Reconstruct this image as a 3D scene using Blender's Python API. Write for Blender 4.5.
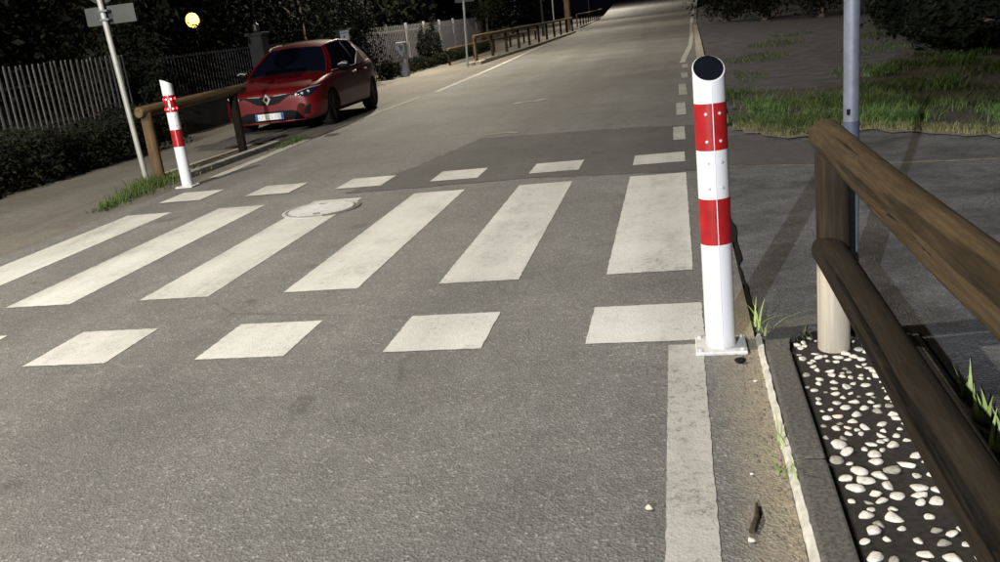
import bpy, bmesh, math, random
import numpy as np
from mathutils import Vector, Matrix
from mathutils.bvhtree import BVHTree

for o in list(bpy.data.objects):
    bpy.data.objects.remove(o)
scene = bpy.context.scene
col = scene.collection

# ------------------------------------------------------------------ camera
PITCH, ROLL, YAW, CAM_H = -0.2838, -0.1170, -0.2169, 1.4719
fw = Vector((math.sin(YAW) * math.cos(PITCH), math.cos(YAW) * math.cos(PITCH), math.sin(PITCH)))
rt0 = Vector((math.cos(YAW), -math.sin(YAW), 0)); up0 = rt0.cross(fw)
cr, sr = math.cos(ROLL), math.sin(ROLL)
rt = cr * rt0 + sr * up0; up = -sr * rt0 + cr * up0
cam_data = bpy.data.cameras.new('camera')
cam_data.sensor_width = 36; cam_data.lens = 36 * 894.3 / 1000
cam_data.clip_start = 0.05; cam_data.clip_end = 1500
cam = bpy.data.objects.new('camera', cam_data)
cam.matrix_world = Matrix(((rt.x, up.x, -fw.x, 0), (rt.y, up.y, -fw.y, 0), (rt.z, up.z, -fw.z, CAM_H), (0, 0, 0, 1)))
col.objects.link(cam); scene.camera = cam

# ------------------------------------------------------------------ night sky
world = bpy.data.worlds.new('World'); scene.world = world; world.use_nodes = True
bgn = world.node_tree.nodes['Background']
bgn.inputs['Color'].default_value = (0.30, 0.32, 0.62, 1)
bgn.inputs['Strength'].default_value = 0.0024
scene.view_settings.view_transform = 'Standard'
scene.view_settings.look = 'None'
scene.view_settings.exposure = 0.78
scene.view_settings.gamma = 1.0

# lamp powers (watts) and colours of the street lamps of the place
LAMPS = dict(
    # head position, watts, colour, tilt of the beam towards the road (degrees), beam angle
    behind=((-5.6, -18.0, 8.2), 17000, (0.985, 0.99, 1.0), 0, 180),
    near=((-7.0, 2.6, 7.6), 2500, (1.0, 0.90, 0.72), 12, 160),
    car=((-8.9, 30.5, 7.6), 4200, (1.0, 0.89, 0.69), 14, 168),
    far=((-6.9, 60.0, 8.0), 2300, (1.0, 0.88, 0.68), 20, 176),
    farther=((-8.6, 92.0, 8.0), 2600, (1.0, 0.88, 0.68), 20, 176),
    last=((-11.0, 140.0, 9.5), 8000, (1.0, 0.90, 0.74), 20, 178),
)

# ------------------------------------------------------------------ helpers
rng = np.random.default_rng(7)
random.seed(7)

class MB:
    def __init__(s): s.v = []; s.f = []
    def add(s, vs, fs):
        b = len(s.v); s.v += [tuple(v) for v in vs]; s.f += [tuple(b + i for i in f) for f in fs]; return s
    def box(s, c, d, rz=0.0, rx=0.0):
        m = Matrix.Rotation(rz, 3, 'Z') @ Matrix.Rotation(rx, 3, 'X'); c = Vector(c)
        vs = [c + m @ Vector((x * d[0] / 2, y * d[1] / 2, z * d[2] / 2)) for z in (-1, 1) for y in (-1, 1) for x in (-1, 1)]
        return s.add(vs, [(0, 2, 3, 1), (4, 5, 7, 6), (0, 1, 5, 4), (2, 6, 7, 3), (0, 4, 6, 2), (1, 3, 7, 5)])
    def tube(s, pts, rad, n=10, cap=True):
        pts = [Vector(p) for p in pts]
        if not hasattr(rad, '__len__'): rad = [rad] * len(pts)
        vs = []; fs = []; prev = None
        for i, p in enumerate(pts):
            t = (pts[min(i + 1, len(pts) - 1)] - pts[max(i - 1, 0)]).normalized()
            if prev is None:
                a = t.cross(Vector((0, 0, 1)) if abs(t.z) < .9 else Vector((1, 0, 0))).normalized()
            else:
                a = (prev - t * prev.dot(t)).normalized()
            prev = a; b = t.cross(a)
            for k in range(n):
                an = 2 * math.pi * k / n
                vs.append(p + (a * math.cos(an) + b * math.sin(an)) * rad[i])
        for i in range(len(pts) - 1):
            for k in range(n):
                k2 = (k + 1) % n
                fs.append((i * n + k, i * n + k2, (i + 1) * n + k2, (i + 1) * n + k))
        if cap:
            fs.append(tuple(range(n - 1, -1, -1))); fs.append(tuple((len(pts) - 1) * n + k for k in range(n)))
        return s.add(vs, fs)
    def lathe(s, prof, n=32, axis='Z', c=(0, 0, 0)):
        vs = []; fs = []; c = Vector(c)
        for r, h in prof:
            for k in range(n):
                a = 2 * math.pi * k / n
                if axis == 'Z': p = (r * math.cos(a), r * math.sin(a), h)
                elif axis == 'X': p = (h, r * math.cos(a), r * math.sin(a))
                else: p = (r * math.cos(a), h, r * math.sin(a))
                vs.append(c + Vector(p))
        m = len(prof)
        for i in range(m - 1):
            for k in range(n):
                k2 = (k + 1) % n
                fs.append((i * n + k, i * n + k2, (i + 1) * n + k2, (i + 1) * n + k))
        fs.append(tuple(range(n - 1, -1, -1))); fs.append(tuple((m - 1) * n + k for k in range(n)))
        return s.add(vs, fs)
    def prism(s, poly, z0, z1):
        n = len(poly)
        vs = [(x, y, z0) for x, y in poly] + [(x, y, z1) for x, y in poly]
        fs = [tuple(range(n - 1, -1, -1)), tuple(range(n, 2 * n))] + [(i, (i + 1) % n, n + (i + 1) % n, n + i) for i in range(n)]
        return s.add(vs, fs)
    def sheet(s, poly, z=0.0):
        vs = [(p[0], p[1], p[2] if len(p) > 2 else z) for p in poly]
        return s.add(vs, [tuple(range(len(vs)))])
    def mesh(s, name, smooth=False):
        me = bpy.data.meshes.new(name); me.from_pydata(s.v, [], s.f); me.validate(); me.update()
        bm = bmesh.new(); bm.from_mesh(me); bmesh.ops.recalc_face_normals(bm, faces=bm.faces)
        bm.to_mesh(me); bm.free()
        if smooth: smooth_mesh(me)
        return me

def smooth_mesh(me, angle=0.7):
    me.polygons.foreach_set('use_smooth', [True] * len(me.polygons))
    try: me.set_sharp_from_angle(angle=angle)
    except Exception: pass

def link(name, me, mat=None, parent=None, loc=None):
    o = bpy.data.objects.new(name, me); col.objects.link(o)
    if mat is not None and me is not None and not me.materials: me.materials.append(mat)
    if parent is not None: o.parent = parent
    if loc is not None: o.location = loc
    return o
def obj(name, mb, mat, parent=None, smooth=False, bevel=0):
    me = mb.mesh(name, smooth); o = link(name, me, mat, parent)
    if bevel:
        b = o.modifiers.new('bevel', 'BEVEL'); b.width = bevel; b.segments = 2; b.limit_method = 'ANGLE'
    return o
def tag(o, label=None, cat=None, group=None, kind=None):
    if label: o['label'] = label
    if cat: o['category'] = cat
    if group: o['group'] = group
    if kind: o['kind'] = kind
    return o
def thing(name, label, cat, loc=(0, 0, 0), rz=0.0, group=None):
    o = bpy.data.objects.new(name, None); col.objects.link(o); o.location = loc; o.rotation_euler = (0, 0, rz)
    return tag(o, label, cat, group)
def copy_tree(o, parent=None):
    c = o.copy(); col.objects.link(c); c.parent = parent
    for ch in list(o.children): copy_tree(ch, c)
    return c

# ------------------------------------------------------------------ materials
class NT:
    def __init__(s, name):
        s.m = bpy.data.materials.new(name); s.m.use_nodes = True; s.t = s.m.node_tree
        s.b = s.t.nodes['Principled BSDF']; s.tc = None
    def n(s, typ, **kw):
        nd = s.t.nodes.new(typ)
        for k, v in kw.items():
            if k in nd.inputs: nd.inputs[k].default_value = v
            else: setattr(nd, k, v)
        return nd
    def l(s, a, b): s.t.links.new(a, b)
    def coord(s, scale=(1, 1, 1), world=False):
        if world:
            g = s.n('ShaderNodeNewGeometry'); out = g.outputs['Position']
        else:
            g = s.n('ShaderNodeTexCoord'); out = g.outputs['Object']
        mp = s.n('ShaderNodeMapping'); mp.inputs['Scale'].default_value = scale; s.l(out, mp.inputs['Vector'])
        return mp.outputs['Vector']
    def noise(s, vec, scale, detail=4, rough=.6):
        nd = s.n('ShaderNodeTexNoise', Scale=scale, Detail=detail, Roughness=rough); s.l(vec, nd.inputs['Vector']); return nd.outputs['Fac']
    def voro(s, vec, scale, out='Distance', rand=1.0):
        nd = s.n('ShaderNodeTexVoronoi', Scale=scale, Randomness=rand); s.l(vec, nd.inputs['Vector']); return nd.outputs[out]
    def ramp(s, fac, stops):
        nd = s.n('ShaderNodeValToRGB'); e = nd.color_ramp.elements
        while len(e) < len(stops): e.new(.5)
        for i, (p, c) in enumerate(stops):
            e[i].position = p; e[i].color = (c if len(c) == 4 else (*c, 1)) if hasattr(c, '__len__') else (c, c, c, 1)
        s.l(fac, nd.inputs['Fac']); return nd.outputs['Color']
    def mix(s, fac, a, b, mode='MIX'):
        nd = s.n('ShaderNodeMix', data_type='RGBA', blend_type=mode)
        for sock, v in ((nd.inputs[0], fac), (nd.inputs[6], a), (nd.inputs[7], b)):
            if hasattr(v, 'is_output'): s.l(v, sock)
            elif hasattr(v, '__len__'): sock.default_value = (*v, 1) if len(v) == 3 else v
            else: sock.default_value = v
        return nd.outputs[2]
    def math(s, op, a, b=0.0):
        nd = s.n('ShaderNodeMath', operation=op)
        for i, v in ((0, a), (1, b)):
            if hasattr(v, 'is_output'): s.l(v, nd.inputs[i])
            else: nd.inputs[i].default_value = v
        return nd.outputs[0]
    def bump(s, h, strength=.4, dist=.01):
        nd = s.n('ShaderNodeBump', Strength=strength, Distance=dist); s.l(h, nd.inputs['Height']); s.l(nd.outputs['Normal'], s.b.inputs['Normal'])
    def set(s, color=None, rough=None, metal=None, **kw):
        for nm, v in (('Base Color', color), ('Roughness', rough), ('Metallic', metal)):
            if v is None: continue
            if hasattr(v, 'is_output'): s.l(v, s.b.inputs[nm])
            elif hasattr(v, '__len__'): s.b.inputs[nm].default_value = (*v, 1)
            else: s.b.inputs[nm].default_value = v
        for k, v in kw.items(): s.b.inputs[k.replace('_', ' ')].default_value = v
        return s.m

M = {}
def simple(name, c, rough=.6, metal=0.0, vary=.25, scale=6.0, bump=0.0, **kw):
    t = NT(name); v = t.coord()
    n = t.noise(v, scale, 5)
    c2 = tuple(x * (1 - vary) for x in c); c3 = tuple(min(1, x * (1 + vary)) for x in c)
    colr = t.ramp(n, [(.3, c2), (.7, c3)])
    if bump: t.bump(t.noise(v, scale * 8, 4), bump, .004)
    M[name] = t.set(colr, rough, metal, **kw); return M[name]

def asphalt(name, base, tint=(1, 1, 1), stones=1.0, dirt=False, bump=.9, mott_shade=0.0):
    t = NT(name); v = t.coord(world=True)
    big = t.noise(v, .45, 5, .65); mid = t.noise(v, 5.0, 5, .7)
    vd = t.n('ShaderNodeTexVoronoi', Scale=95.0); t.l(v, vd.inputs['Vector'])
    grain = vd.outputs['Color']; gd = vd.outputs['Distance']
    gsep = t.n('ShaderNodeSeparateColor'); t.l(grain, gsep.inputs['Color'])
    fine = t.noise(v, 210, 3, .7)
    c0 = t.ramp(big, [(.25, tuple(base * x * .68 for x in tint)), (.75, tuple(base * x * 1.26 for x in tint))])
    c1 = t.mix(.55, c0, t.ramp(mid, [(.3, .62), (.7, 1.0)]), 'MULTIPLY')
    st = t.ramp(gsep.outputs['Red'], [(.0, .60), (.55, .95), (.90, 1.08), (.985, 1.8)])
    c2 = t.mix(.75 * stones, c1, st, 'MULTIPLY')
    c3 = t.mix(.5, c2, t.ramp(fine, [(.3, .60), (.7, 1.3)]), 'MULTIPLY')
    # wheel-polished lanes and long streaks along the road
    lane = t.noise(t.coord((1.3, .05, 1), world=True), 1.0, 3, .5)
    c3 = t.mix(.6, c3, t.ramp(lane, [(.35, .78), (.65, 1.12)]), 'MULTIPLY')
    # hairline cracks
    wv = t.n('ShaderNodeTexVoronoi', Scale=.55, feature='DISTANCE_TO_EDGE'); dist = t.mix(.18, t.coord(world=True), t.n('ShaderNodeTexNoise', Scale=3.0).outputs['Color'], 'ADD'); t.l(dist, wv.inputs['Vector'])
    gate = t.ramp(t.noise(v, .7, 2), [(.52, 0.0), (.60, 1.0)])
    crk = t.mix(gate, (1, 1, 1), t.ramp(wv.outputs['Distance'], [(.002, .55), (.006, 1.0)]))
    c3 = t.mix(.8, c3, crk, 'MULTIPLY')
    if mott_shade:
        c3 = t.mix(mott_shade, c3, t.ramp(t.noise(v, 1.5, 6, .72), [(.36, .40), (.62, 1.35)]), 'MULTIPLY')  # mottling paints soft branch shadows into the tarmac colour
    # dark drips and oil spots
    spot = t.ramp(t.noise(v, 2.6, 2, .4), [(.69, 1.0), (.73, .72)])
    c3 = t.mix(1.0, c3, spot, 'MULTIPLY')
    if dirt:
        sx = t.n('ShaderNodeSeparateXYZ'); t.l(v, sx.inputs[0])
        ed = t.math('ADD', sx.outputs['X'], t.math('MULTIPLY', t.noise(v, 7, 5, .7), .16))
        msk = t.ramp(t.math('MULTIPLY', t.math('SUBTRACT', ed, .16), 6.0), [(.0, 0.0), (1.0, .85)])
        cut = t.n('ShaderNodeSeparateXYZ'); t.l(v, cut.inputs[0])
        ylim = t.ramp(t.math('MULTIPLY', cut.outputs['Y'], .1), [(.40, 1.0), (.47, 0.0)])
        sand = t.mix(t.noise(v, 35, 5, .75), (.13, .115, .085), (.52, .45, .33))
        c3 = t.mix(t.mix(1.0, msk, ylim, 'MULTIPLY'), c3, sand)
    h = t.math('ADD', t.math('MULTIPLY', gd, .8), t.math('MULTIPLY', fine, .5))
    t.bump(h, bump, .006)
    M[name] = t.set(c3, t.ramp(fine, [(.3, .62), (.7, .95)]))
    return M[name]
asphalt('asphalt', .20, (1.0, .995, .985), dirt=True, bump=.75)
asphalt('asphalt_patch', .105, (1.0, 1.0, 1.02), .8)
asphalt('asphalt_side', .135, (.97, 1.0, 1.10), 1.0, mott_shade=.85, bump=1.0)
asphalt('asphalt_walk', .17, (1.05, .98, .87), .7)

def paint(name, base, wear=.56):
    t = NT(name); v = t.coord(world=True)
    big = t.noise(v, 1.7, 5, .7); fine = t.noise(v, 26, 5, .75); vf = t.noise(v, 120, 3, .7)
    vd = t.n('ShaderNodeTexVoronoi', Scale=95.0); t.l(v, vd.inputs['Vector'])
    c = t.ramp(big, [(.3, tuple(x * .80 for x in base)), (.7, base)])
    c = t.mix(.35, c, t.ramp(fine, [(.3, .70), (.65, 1.0)]), 'MULTIPLY')
    m = t.math('ADD', t.math('MULTIPLY', fine, .55), t.math('ADD', t.math('MULTIPLY', vf, .32), t.math('MULTIPLY', big, .30)))
    tw2 = t.ramp(t.noise(t.coord((2.2, .12, 1), world=True), 1.0, 3, .5), [(.38, .028), (.60, 0.0)])
    m = t.math('SUBTRACT', m, tw2)
    hole = t.ramp(m, [(wear - .09, 1.0), (wear + .03, 0.0)])
    c = t.mix(hole, c, (.17, .165, .155))
    tr_ = t.noise(t.coord((2.2, .12, 1), world=True), 1.0, 3, .5)
    c = t.mix(.5, c, t.ramp(tr_, [(.34, .62), (.60, 1.0)]), 'MULTIPLY')
    smudge = t.noise(t.coord((1.6, .7, 1), world=True), 2.2, 5, .7)
    c = t.mix(.5, c, t.ramp(smudge, [(.30, .55), (.46, 1.0)]), 'MULTIPLY')
    h = t.math('ADD', t.math('MULTIPLY', vd.outputs['Distance'], .6), t.math('MULTIPLY', vf, .5))
    t.bump(h, .45, .005)
    M[name] = t.set(c, .75); return M[name]
paint('paint', (.66, .665, .655), .485)
paint('paint_worn', (.53, .53, .51), .505)
paint('paint_faint', (.36, .345, .30), .60)
paint('paint_ghost', (.34, .33, .30), .70)

def wood(name, light, dark, crack=.5, pale=None):
    t = NT(name); v = t.coord((9, 9, .8)); vo = t.coord()
    n1 = t.noise(v, 2.2, 6, .65); v2 = t.coord((26, 26, 1.3)); n2 = t.noise(v2, 2.4, 5, .7)
    big = t.noise(vo, 2.0, 4)
    c = t.ramp(n1, [(.25, dark), (.7, light)])
    c = t.mix(.7, c, t.ramp(n2, [(.3, .40), (.62, 1.1)]), 'MULTIPLY')
    n3 = t.noise(t.coord((95, 95, 4)), 2.0, 4, .7)
    c = t.mix(.55, c, t.ramp(n3, [(.3, .45), (.65, 1.15)]), 'MULTIPLY')
    c = t.mix(.6, c, t.ramp(big, [(.35, .55), (.65, 1.1)]), 'MULTIPLY')
    cr_ = t.noise(t.coord((13, 13, .55)), 1.0, 2, .4)
    crk = t.ramp(cr_, [(.345, 0.0), (.375, 1.0)])
    c = t.mix(crack, c, t.ramp(cr_, [(.345, .08), (.375, 1.0)]), 'MULTIPLY')
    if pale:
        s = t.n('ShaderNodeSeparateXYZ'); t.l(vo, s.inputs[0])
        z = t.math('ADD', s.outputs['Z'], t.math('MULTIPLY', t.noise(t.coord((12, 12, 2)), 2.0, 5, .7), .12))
        c = t.mix(t.ramp(z, [(.42, 1.0), (.50, 0.0)]), c, t.ramp(n2, [(.3, tuple(x * .72 for x in pale)), (.7, pale)]))  # height mask paints the lit lower end of the post
    t.bump(t.math('ADD', t.math('MULTIPLY', n2, .5), crk), .5, .006)
    M[name] = t.set(c, .95, Specular_IOR_Level=.15); return M[name]
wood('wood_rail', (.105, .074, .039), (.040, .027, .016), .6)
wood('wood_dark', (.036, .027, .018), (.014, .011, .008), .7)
wood('wood_post_lit_foot', (.055, .042, .028), (.025, .019, .013), .3, pale=(.52, .47, .38))  # pale foot is lamplight on the lower post, painted into the colour
wood('wood_left', (.20, .135, .075), (.10, .065, .037), .4)
wood('wood_far', (.22, .16, .10), (.11, .08, .05), .3)
wood('bark', (.11, .085, .06), (.045, .035, .025), .6)
wood('bark_pale', (.30, .25, .19), (.13, .10, .075), .6)

def leaf(name, a, b, rough=.55):
    t = NT(name); v = t.coord()
    n = t.noise(v, 3.0, 3); n2 = t.noise(v, 24.0, 2)
    c = t.mix(.5, t.ramp(n, [(.35, a), (.65, b)]), t.ramp(n2, [(.3, .6), (.7, 1.2)]), 'MULTIPLY')
    t.b.inputs['Specular IOR Level'].default_value = .2
    M[name] = t.set(c, rough); return M[name]
leaf('leaf_dark', (.004, .007, .004), (.011, .014, .008), .9)
leaf('leaf_mid', (.007, .011, .005), (.017, .021, .009), .9)
leaf('leaf_hedge', (.007, .010, .005), (.018, .021, .010), .9)
leaf('grass', (.024, .052, .014), (.105, .135, .042))
leaf('grass_bright', (.055, .12, .034), (.13, .21, .065))
leaf('grass_dry', (.13, .135, .06), (.24, .23, .12))
leaf('weed', (.26, .36, .12), (.42, .50, .20))
leaf('weed_dark', (.05, .09, .02), (.09, .13, .035))

simple('concrete', (.30, .29, .27), .85, vary=.3, scale=9, bump=.5)
simple('kerb_stone', (.115, .112, .105), .9, vary=.6, scale=75, bump=1.0)
simple('kerb_pale', (.36, .34, .29), .85, vary=.3, scale=10, bump=.5)
simple('mortar', (.56, .55, .50), .85, vary=.3, scale=22, bump=.5)
simple('bed_soil', (.022, .018, .014), .95, vary=.7, scale=55, bump=1.0)
simple('soil', (.035, .032, .024), .95, vary=.5, scale=5, bump=.9)
simple('dry_soil', (.17, .155, .125), .95, vary=.4, scale=9, bump=.9)
simple('gravel', (.052, .053, .066), .95, vary=.6, scale=2.5, bump=1.0)
simple('ground', (.06, .055, .045), .95, vary=.5, scale=1.5, bump=.6)
simple('tar', (.012, .011, .010), .9, vary=.4, scale=20, Specular_IOR_Level=.1)
simple('pebble_white', (.64, .62, .56), .8, vary=.3, scale=1.6, bump=.5)
simple('pebble_grey', (.30, .285, .25), .8, vary=.35, scale=1.6, bump=.5)
simple('pebble_pink', (.62, .50, .42), .6, vary=.15, scale=22, bump=.25)
t = NT('bollard_white'); v_ = t.coord(); sz = t.n('ShaderNodeSeparateXYZ'); t.l(v_, sz.inputs[0])
grime = t.math('ADD', t.math('MULTIPLY', sz.outputs['Z'], 5.0), t.math('MULTIPLY', t.noise(t.coord((9, 9, 3)), 3.0, 6, .75), 1.3))
cw = t.mix(t.ramp(grime, [(.55, .6), (1.0, 0.0)]), (.68, .695, .73), (.36, .34, .30))
scuff = t.ramp(t.noise(t.coord((14, 14, 5)), 2.0, 6, .8), [(.63, 0.0), (.70, .45)])
M['bollard_white'] = t.set(t.mix(scuff, cw, (.50, .50, .50)), t.ramp(t.noise(v_, 20, 4), [(.3, .32), (.7, .5)]))
simple('bollard_red', (.33, .010, .013), .38, vary=.22, scale=14)
simple('solar_black', (.006, .007, .012), .12, vary=.2, scale=30)
simple('stud', (.55, .53, .55), .25, vary=.1)
simple('plate_white', (.70, .71, .76), .5, vary=.1)
simple('galvanised', (.15, .17, .21), .55, .3, vary=.22, scale=18)
simple('galv_blue', (.05, .06, .10), .6, 0.0, vary=.3, scale=18)
simple('pole_left', (.36, .37, .34), .5, .2, vary=.12, scale=9)
simple('sign_back', (.06, .064, .062), .55, .3, vary=.12, scale=6)
simple('picket', (.105, .105, .11), .5, .2, vary=.35, scale=4)
simple('bar_dark', (.055, .055, .06), .5, .3, vary=.25)
simple('slat_white', (.26, .26, .29), .7, vary=.2, scale=5)
simple('wall_plaster', (.025, .024, .025), .9, vary=.3, scale=3, bump=.3)
simple('cast_iron', (.10, .095, .085), .7, .2, vary=.3, scale=20, bump=.3)
simple('lamp_grey', (.04, .04, .043), .5, .5, vary=.1)
simple('box_grey', (.30, .31, .33), .6, vary=.1)
# car
t = NT('car_red'); fl = t.noise(t.coord(), 400, 2)
M['car_red'] = t.set(t.mix(fl, (.105, .0018, .0045), (.145, .003, .006)), .45, .15, Coat_Weight=.35, Coat_Roughness=.05)
simple('car_glass', (.004, .005, .012), .05, vary=.1, Coat_Weight=1.0)
simple('car_black', (.004, .004, .005), .6, vary=.2, Specular_IOR_Level=.15)
simple('tyre', (.006, .006, .006), .85, vary=.2)
simple('rim_dark', (.06, .06, .065), .35, .8, vary=.1)
simple('chrome', (.70, .70, .73), .25, .55, vary=.02)
simple('lens', (.012, .014, .03), .06, vary=.1, Coat_Weight=1.0)
simple('plate_grey', (.70, .71, .74), .45, vary=.08, scale=20)
simple('plate_blue', (.03, .06, .30), .45, vary=.05)
simple('plate_ink', (.42, .42, .45), .5, vary=.05)
def emit(name, c, s):
    t = NT(name); t.b.inputs['Emission Color'].default_value = (*c, 1); t.b.inputs['Emission Strength'].default_value = s
    v = t.coord(); M[name] = t.set(t.ramp(t.noise(v, 5, 2), [(.3, tuple(x * .9 for x in c)), (.7, c)]), .4)
emit('led_red', (1.0, .02, .03), 5.0)
emit('led_hot', (1.0, .50, .50), 7.0)
emit('globe', (1.0, .50, .075), 5.0)
emit('lamp_lens', (1.0, .88, .66), 20.0)

# ------------------------------------------------------------------ setting: ground sheets
def edge_x_left(y):   # left road edge, slightly flaring into the distance
    return np.interp(y, [-30, 10, 20, 30, 53, 120, 300], [-5.72, -5.72, -5.62, -5.85, -6.55, -9.0, -15.0])
def edge_x_right(y):
    return np.interp(y, [-30, 10, 14, 23, 35, 50, 120, 300], [.27, .27, .36, .50, .75, 1.1, 2.8, 8.0])
gm = MB().sheet([(-400, -60), (400, -60), (400, 600), (-400, 600)], -.06)
tag(obj('ground', gm, M['ground']), kind='structure')
ys = [-30, -10, 0, 2, 3, 4, 4.6, 5.2, 6, 7, 8, 9, 10, 12, 14, 17, 20, 23, 28, 35, 42, 50, 65, 90, 115, 125, 180, 300]
def rise(y): return max(0.0, y - 115) * .028
rm = MB()
rows = []
for i, y in enumerate(ys):
    xr = edge_x_right(y)
    rows.append((edge_x_left(y) - .03, xr))
for i in range(len(ys) - 1):
    rm.sheet([(rows[i][0], ys[i], rise(ys[i])), (rows[i][1], ys[i], rise(ys[i])), (rows[i + 1][1], ys[i + 1], rise(ys[i + 1])), (rows[i + 1][0], ys[i + 1], rise(ys[i + 1]))])
road = tag(obj('road', rm, M['asphalt']), kind='structure')
# ragged edge helper
def ragged(poly, step, amp, seed):
    r = random.Random(seed); out = []
    for i in range(len(poly)):
        a = Vector(poly[i]); b = Vector(poly[(i + 1) % len(poly)]); L = (b - a).length; n = max(1, int(L / step))
        for k in range(n):
            p = a.lerp(b, k / n); out.append((p.x + r.uniform(-amp, amp), p.y + r.uniform(-amp, amp)))
    return out
pm = MB().sheet(ragged([(-3.25, 8.2), (-1.4, 8.25), (.0, 7.98), (.27, 7.95), (.27, 10.9), (-.5, 11.2), (-2.55, 11.5), (-2.9, 9.6)], .07, .022, 3), .0035)
obj('asphalt_patch', pm, M['asphalt_patch'], road)
# tyre-polished tar seam running along the left lane
sm = MB()
pts = [(-3.35, 2.2), (-3.15, 3.27), (-2.75, 3.50)]

def strip(pts, w, z, seed=1, amp=.2):
    r = random.Random(seed); L = []; Rr = []
    P = [Vector(p) for p in pts]; Q = []
    for a, b in zip(P[:-1], P[1:]):
        n = max(1, int((b - a).length / .12))
        Q += [a.lerp(b, k / n) for k in range(n)]
    Q.append(P[-1]); mbx = MB(); vs = []; fs = []
    for i, p in enumerate(Q):
        tdir = (Q[min(i + 1, len(Q) - 1)] - Q[max(i - 1, 0)]).normalized(); nn = Vector((-tdir.y, tdir.x))
        w1 = w / 2 * (1 + r.uniform(-amp, amp)); w2 = w / 2 * (1 + r.uniform(-amp, amp))
        a = p + nn * w1; b = p - nn * w2; vs += [(a.x, a.y, z), (b.x, b.y, z)]
    for i in range(len(Q) - 1): fs.append((2 * i, 2 * i + 1, 2 * i + 3, 2 * i + 2))
    mbx.add(vs, fs); return mbx

# --- painted markings (children of the road)
def mark(name, x0, x1, y0, y1, z=.003, mat='paint', seed=0, amp=.0035):
    poly = ragged([(x0, y0), (x1, y0), (x1, y1), (x0, y1)], .028, amp * .8, seed)
    return obj(name, MB().sheet(poly, z), M[mat], road)
X0, W = .025, .487
for k in range(6):
    x1 = X0 + k - 5
    mark('zebra_stripe', x1 - W, x1, 4.934 + (.0 if k else .0), 7.926, seed=10 + k)
for k in range(1, 6):
    x1 = X0 + k - 5
    mark('crossing_square', x1 - W - (.02 if k == 5 else 0), x1 + (.03 if k == 5 else 0), 3.834, 4.354, seed=30 + k)
for k in range(0, 6):
    x1 = X0 + k - 5
    mark('crossing_square', x1 - W, x1, 8.484, 9.033, z=.0065, seed=50 + k)
mark('edge_line', -.105, .045, -8, 3.78, mat='paint_worn', seed=70, amp=.003)
for (ya, yb, xc) in ((9.86, 10.89, -.02), (12.02, 13.43, .02), (14.55, 16.42, .07), (17.64, 18.9, .13), (20.2, 21.3, .17)):
    mark('edge_dash', xc - .065, xc + .065, ya, yb, z=.0065, mat='paint_worn', seed=int(ya))
obj('edge_line', strip([(.12, 21.8), (.2, 24), (.42, 29), (.6, 36), (.82, 50), (2.2, 110)], .14, .006, 8, .15), M['paint_worn'], road)
obj('edge_line', strip([(-5.62, 10.0), (-5.66, 11.6), (-5.72, 13.2)], .15, .006, 9, .12), M['paint'], road)
obj('edge_line', strip([(-5.72, 13.5), (-5.68, 16.0), (-5.6, 19.5)], .12, .006, 10, .35), M['paint_faint'], road)
obj('edge_line', strip([(-5.5, 20.5), (-5.6, 26), (-5.72, 30), (-6.1, 40), (-6.42, 53), (-8.8, 120)], .13, .006, 11, .15), M['paint_worn'], road)
# leftover scrap of old paint in the far lane
obj('paint_scrap', strip([(-2.86, 15.75), (-2.7, 15.95), (-2.5, 15.85), (-2.3, 16.1)], .13, .006, 13, .5), M['paint'], road)
obj('paint_scrap', strip([(-2.55, 11.75), (-2.3, 11.85), (-2.1, 11.7)], .10, .005, 14, .7), M['paint_faint'], road)

# --- side road on the right, lower by a finger's width
sr_m = MB().sheet([(.285, -12), (14, -12), (14, 8.6), (5.0, 8.5), (2.9, 8.7), (1.9, 9.7), (1.2, 9.6), (.62, 10.6), (.285, 10.9)], -.012)
side = tag(obj('side_road', sr_m, M['asphalt_side']), kind='structure')
obj('crack', strip([(.278, 4.0), (.285, 4.6), (.275, 5.0), (.295, 5.5), (.28, 6.2), (.29, 7.0)], .035, -.004, 21, .9), M['tar'], side)
obj('joint_line', strip([(.3, 8.16), (.7, 8.02), (1.3, 7.78), (2.6, 7.5)], .05, -.0095, 22, .5), M['dry_soil'], side)
obj('asphalt_patch', MB().sheet(ragged([(.3, 8.2), (1.2, 7.9), (1.5, 8.9), (1.0, 9.2), (.62, 9.7), (.3, 9.9)], .12, .03, 23), -.008), M['asphalt_patch'], side)

# --- gravel lot and soil for the grass
tag(obj('gravel_lot', MB().sheet([(.55, 10.2), (1.2, 9.4), (2.9, 8.5), (14, 8.4), (30, 20), (30, 70), (1.7, 70), (.95, 48), (.55, 23)], -.02), M['gravel']), kind='structure')
tag(obj('verge_soil', MB().sheet(ragged([(.62, 10.5), (1.1, 9.35), (1.85, 9.5), (2.8, 8.45), (5.5, 8.2), (9, 8.3), (9, 19.5), (4.4, 19.5), (2.9, 15), (2.0, 13.9), (.8, 14.5)], .2, .05, 24), -.004), M['soil']), kind='structure')
dry = tag(obj('dry_edge', strip([(.66, 10.35), (1.1, 9.45), (1.85, 9.55), (2.75, 8.55), (4.2, 8.3), (6.5, 8.2)], .20, .001, 25, .8), M['dry_soil']), kind='structure')
tag(obj('gutter_strip', strip([(.47, 10.8), (.5, 16), (.58, 23.4), (.8, 36), (1.03, 50)], .2, .012, 26, .1), M['kerb_pale']), kind='structure')

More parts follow.
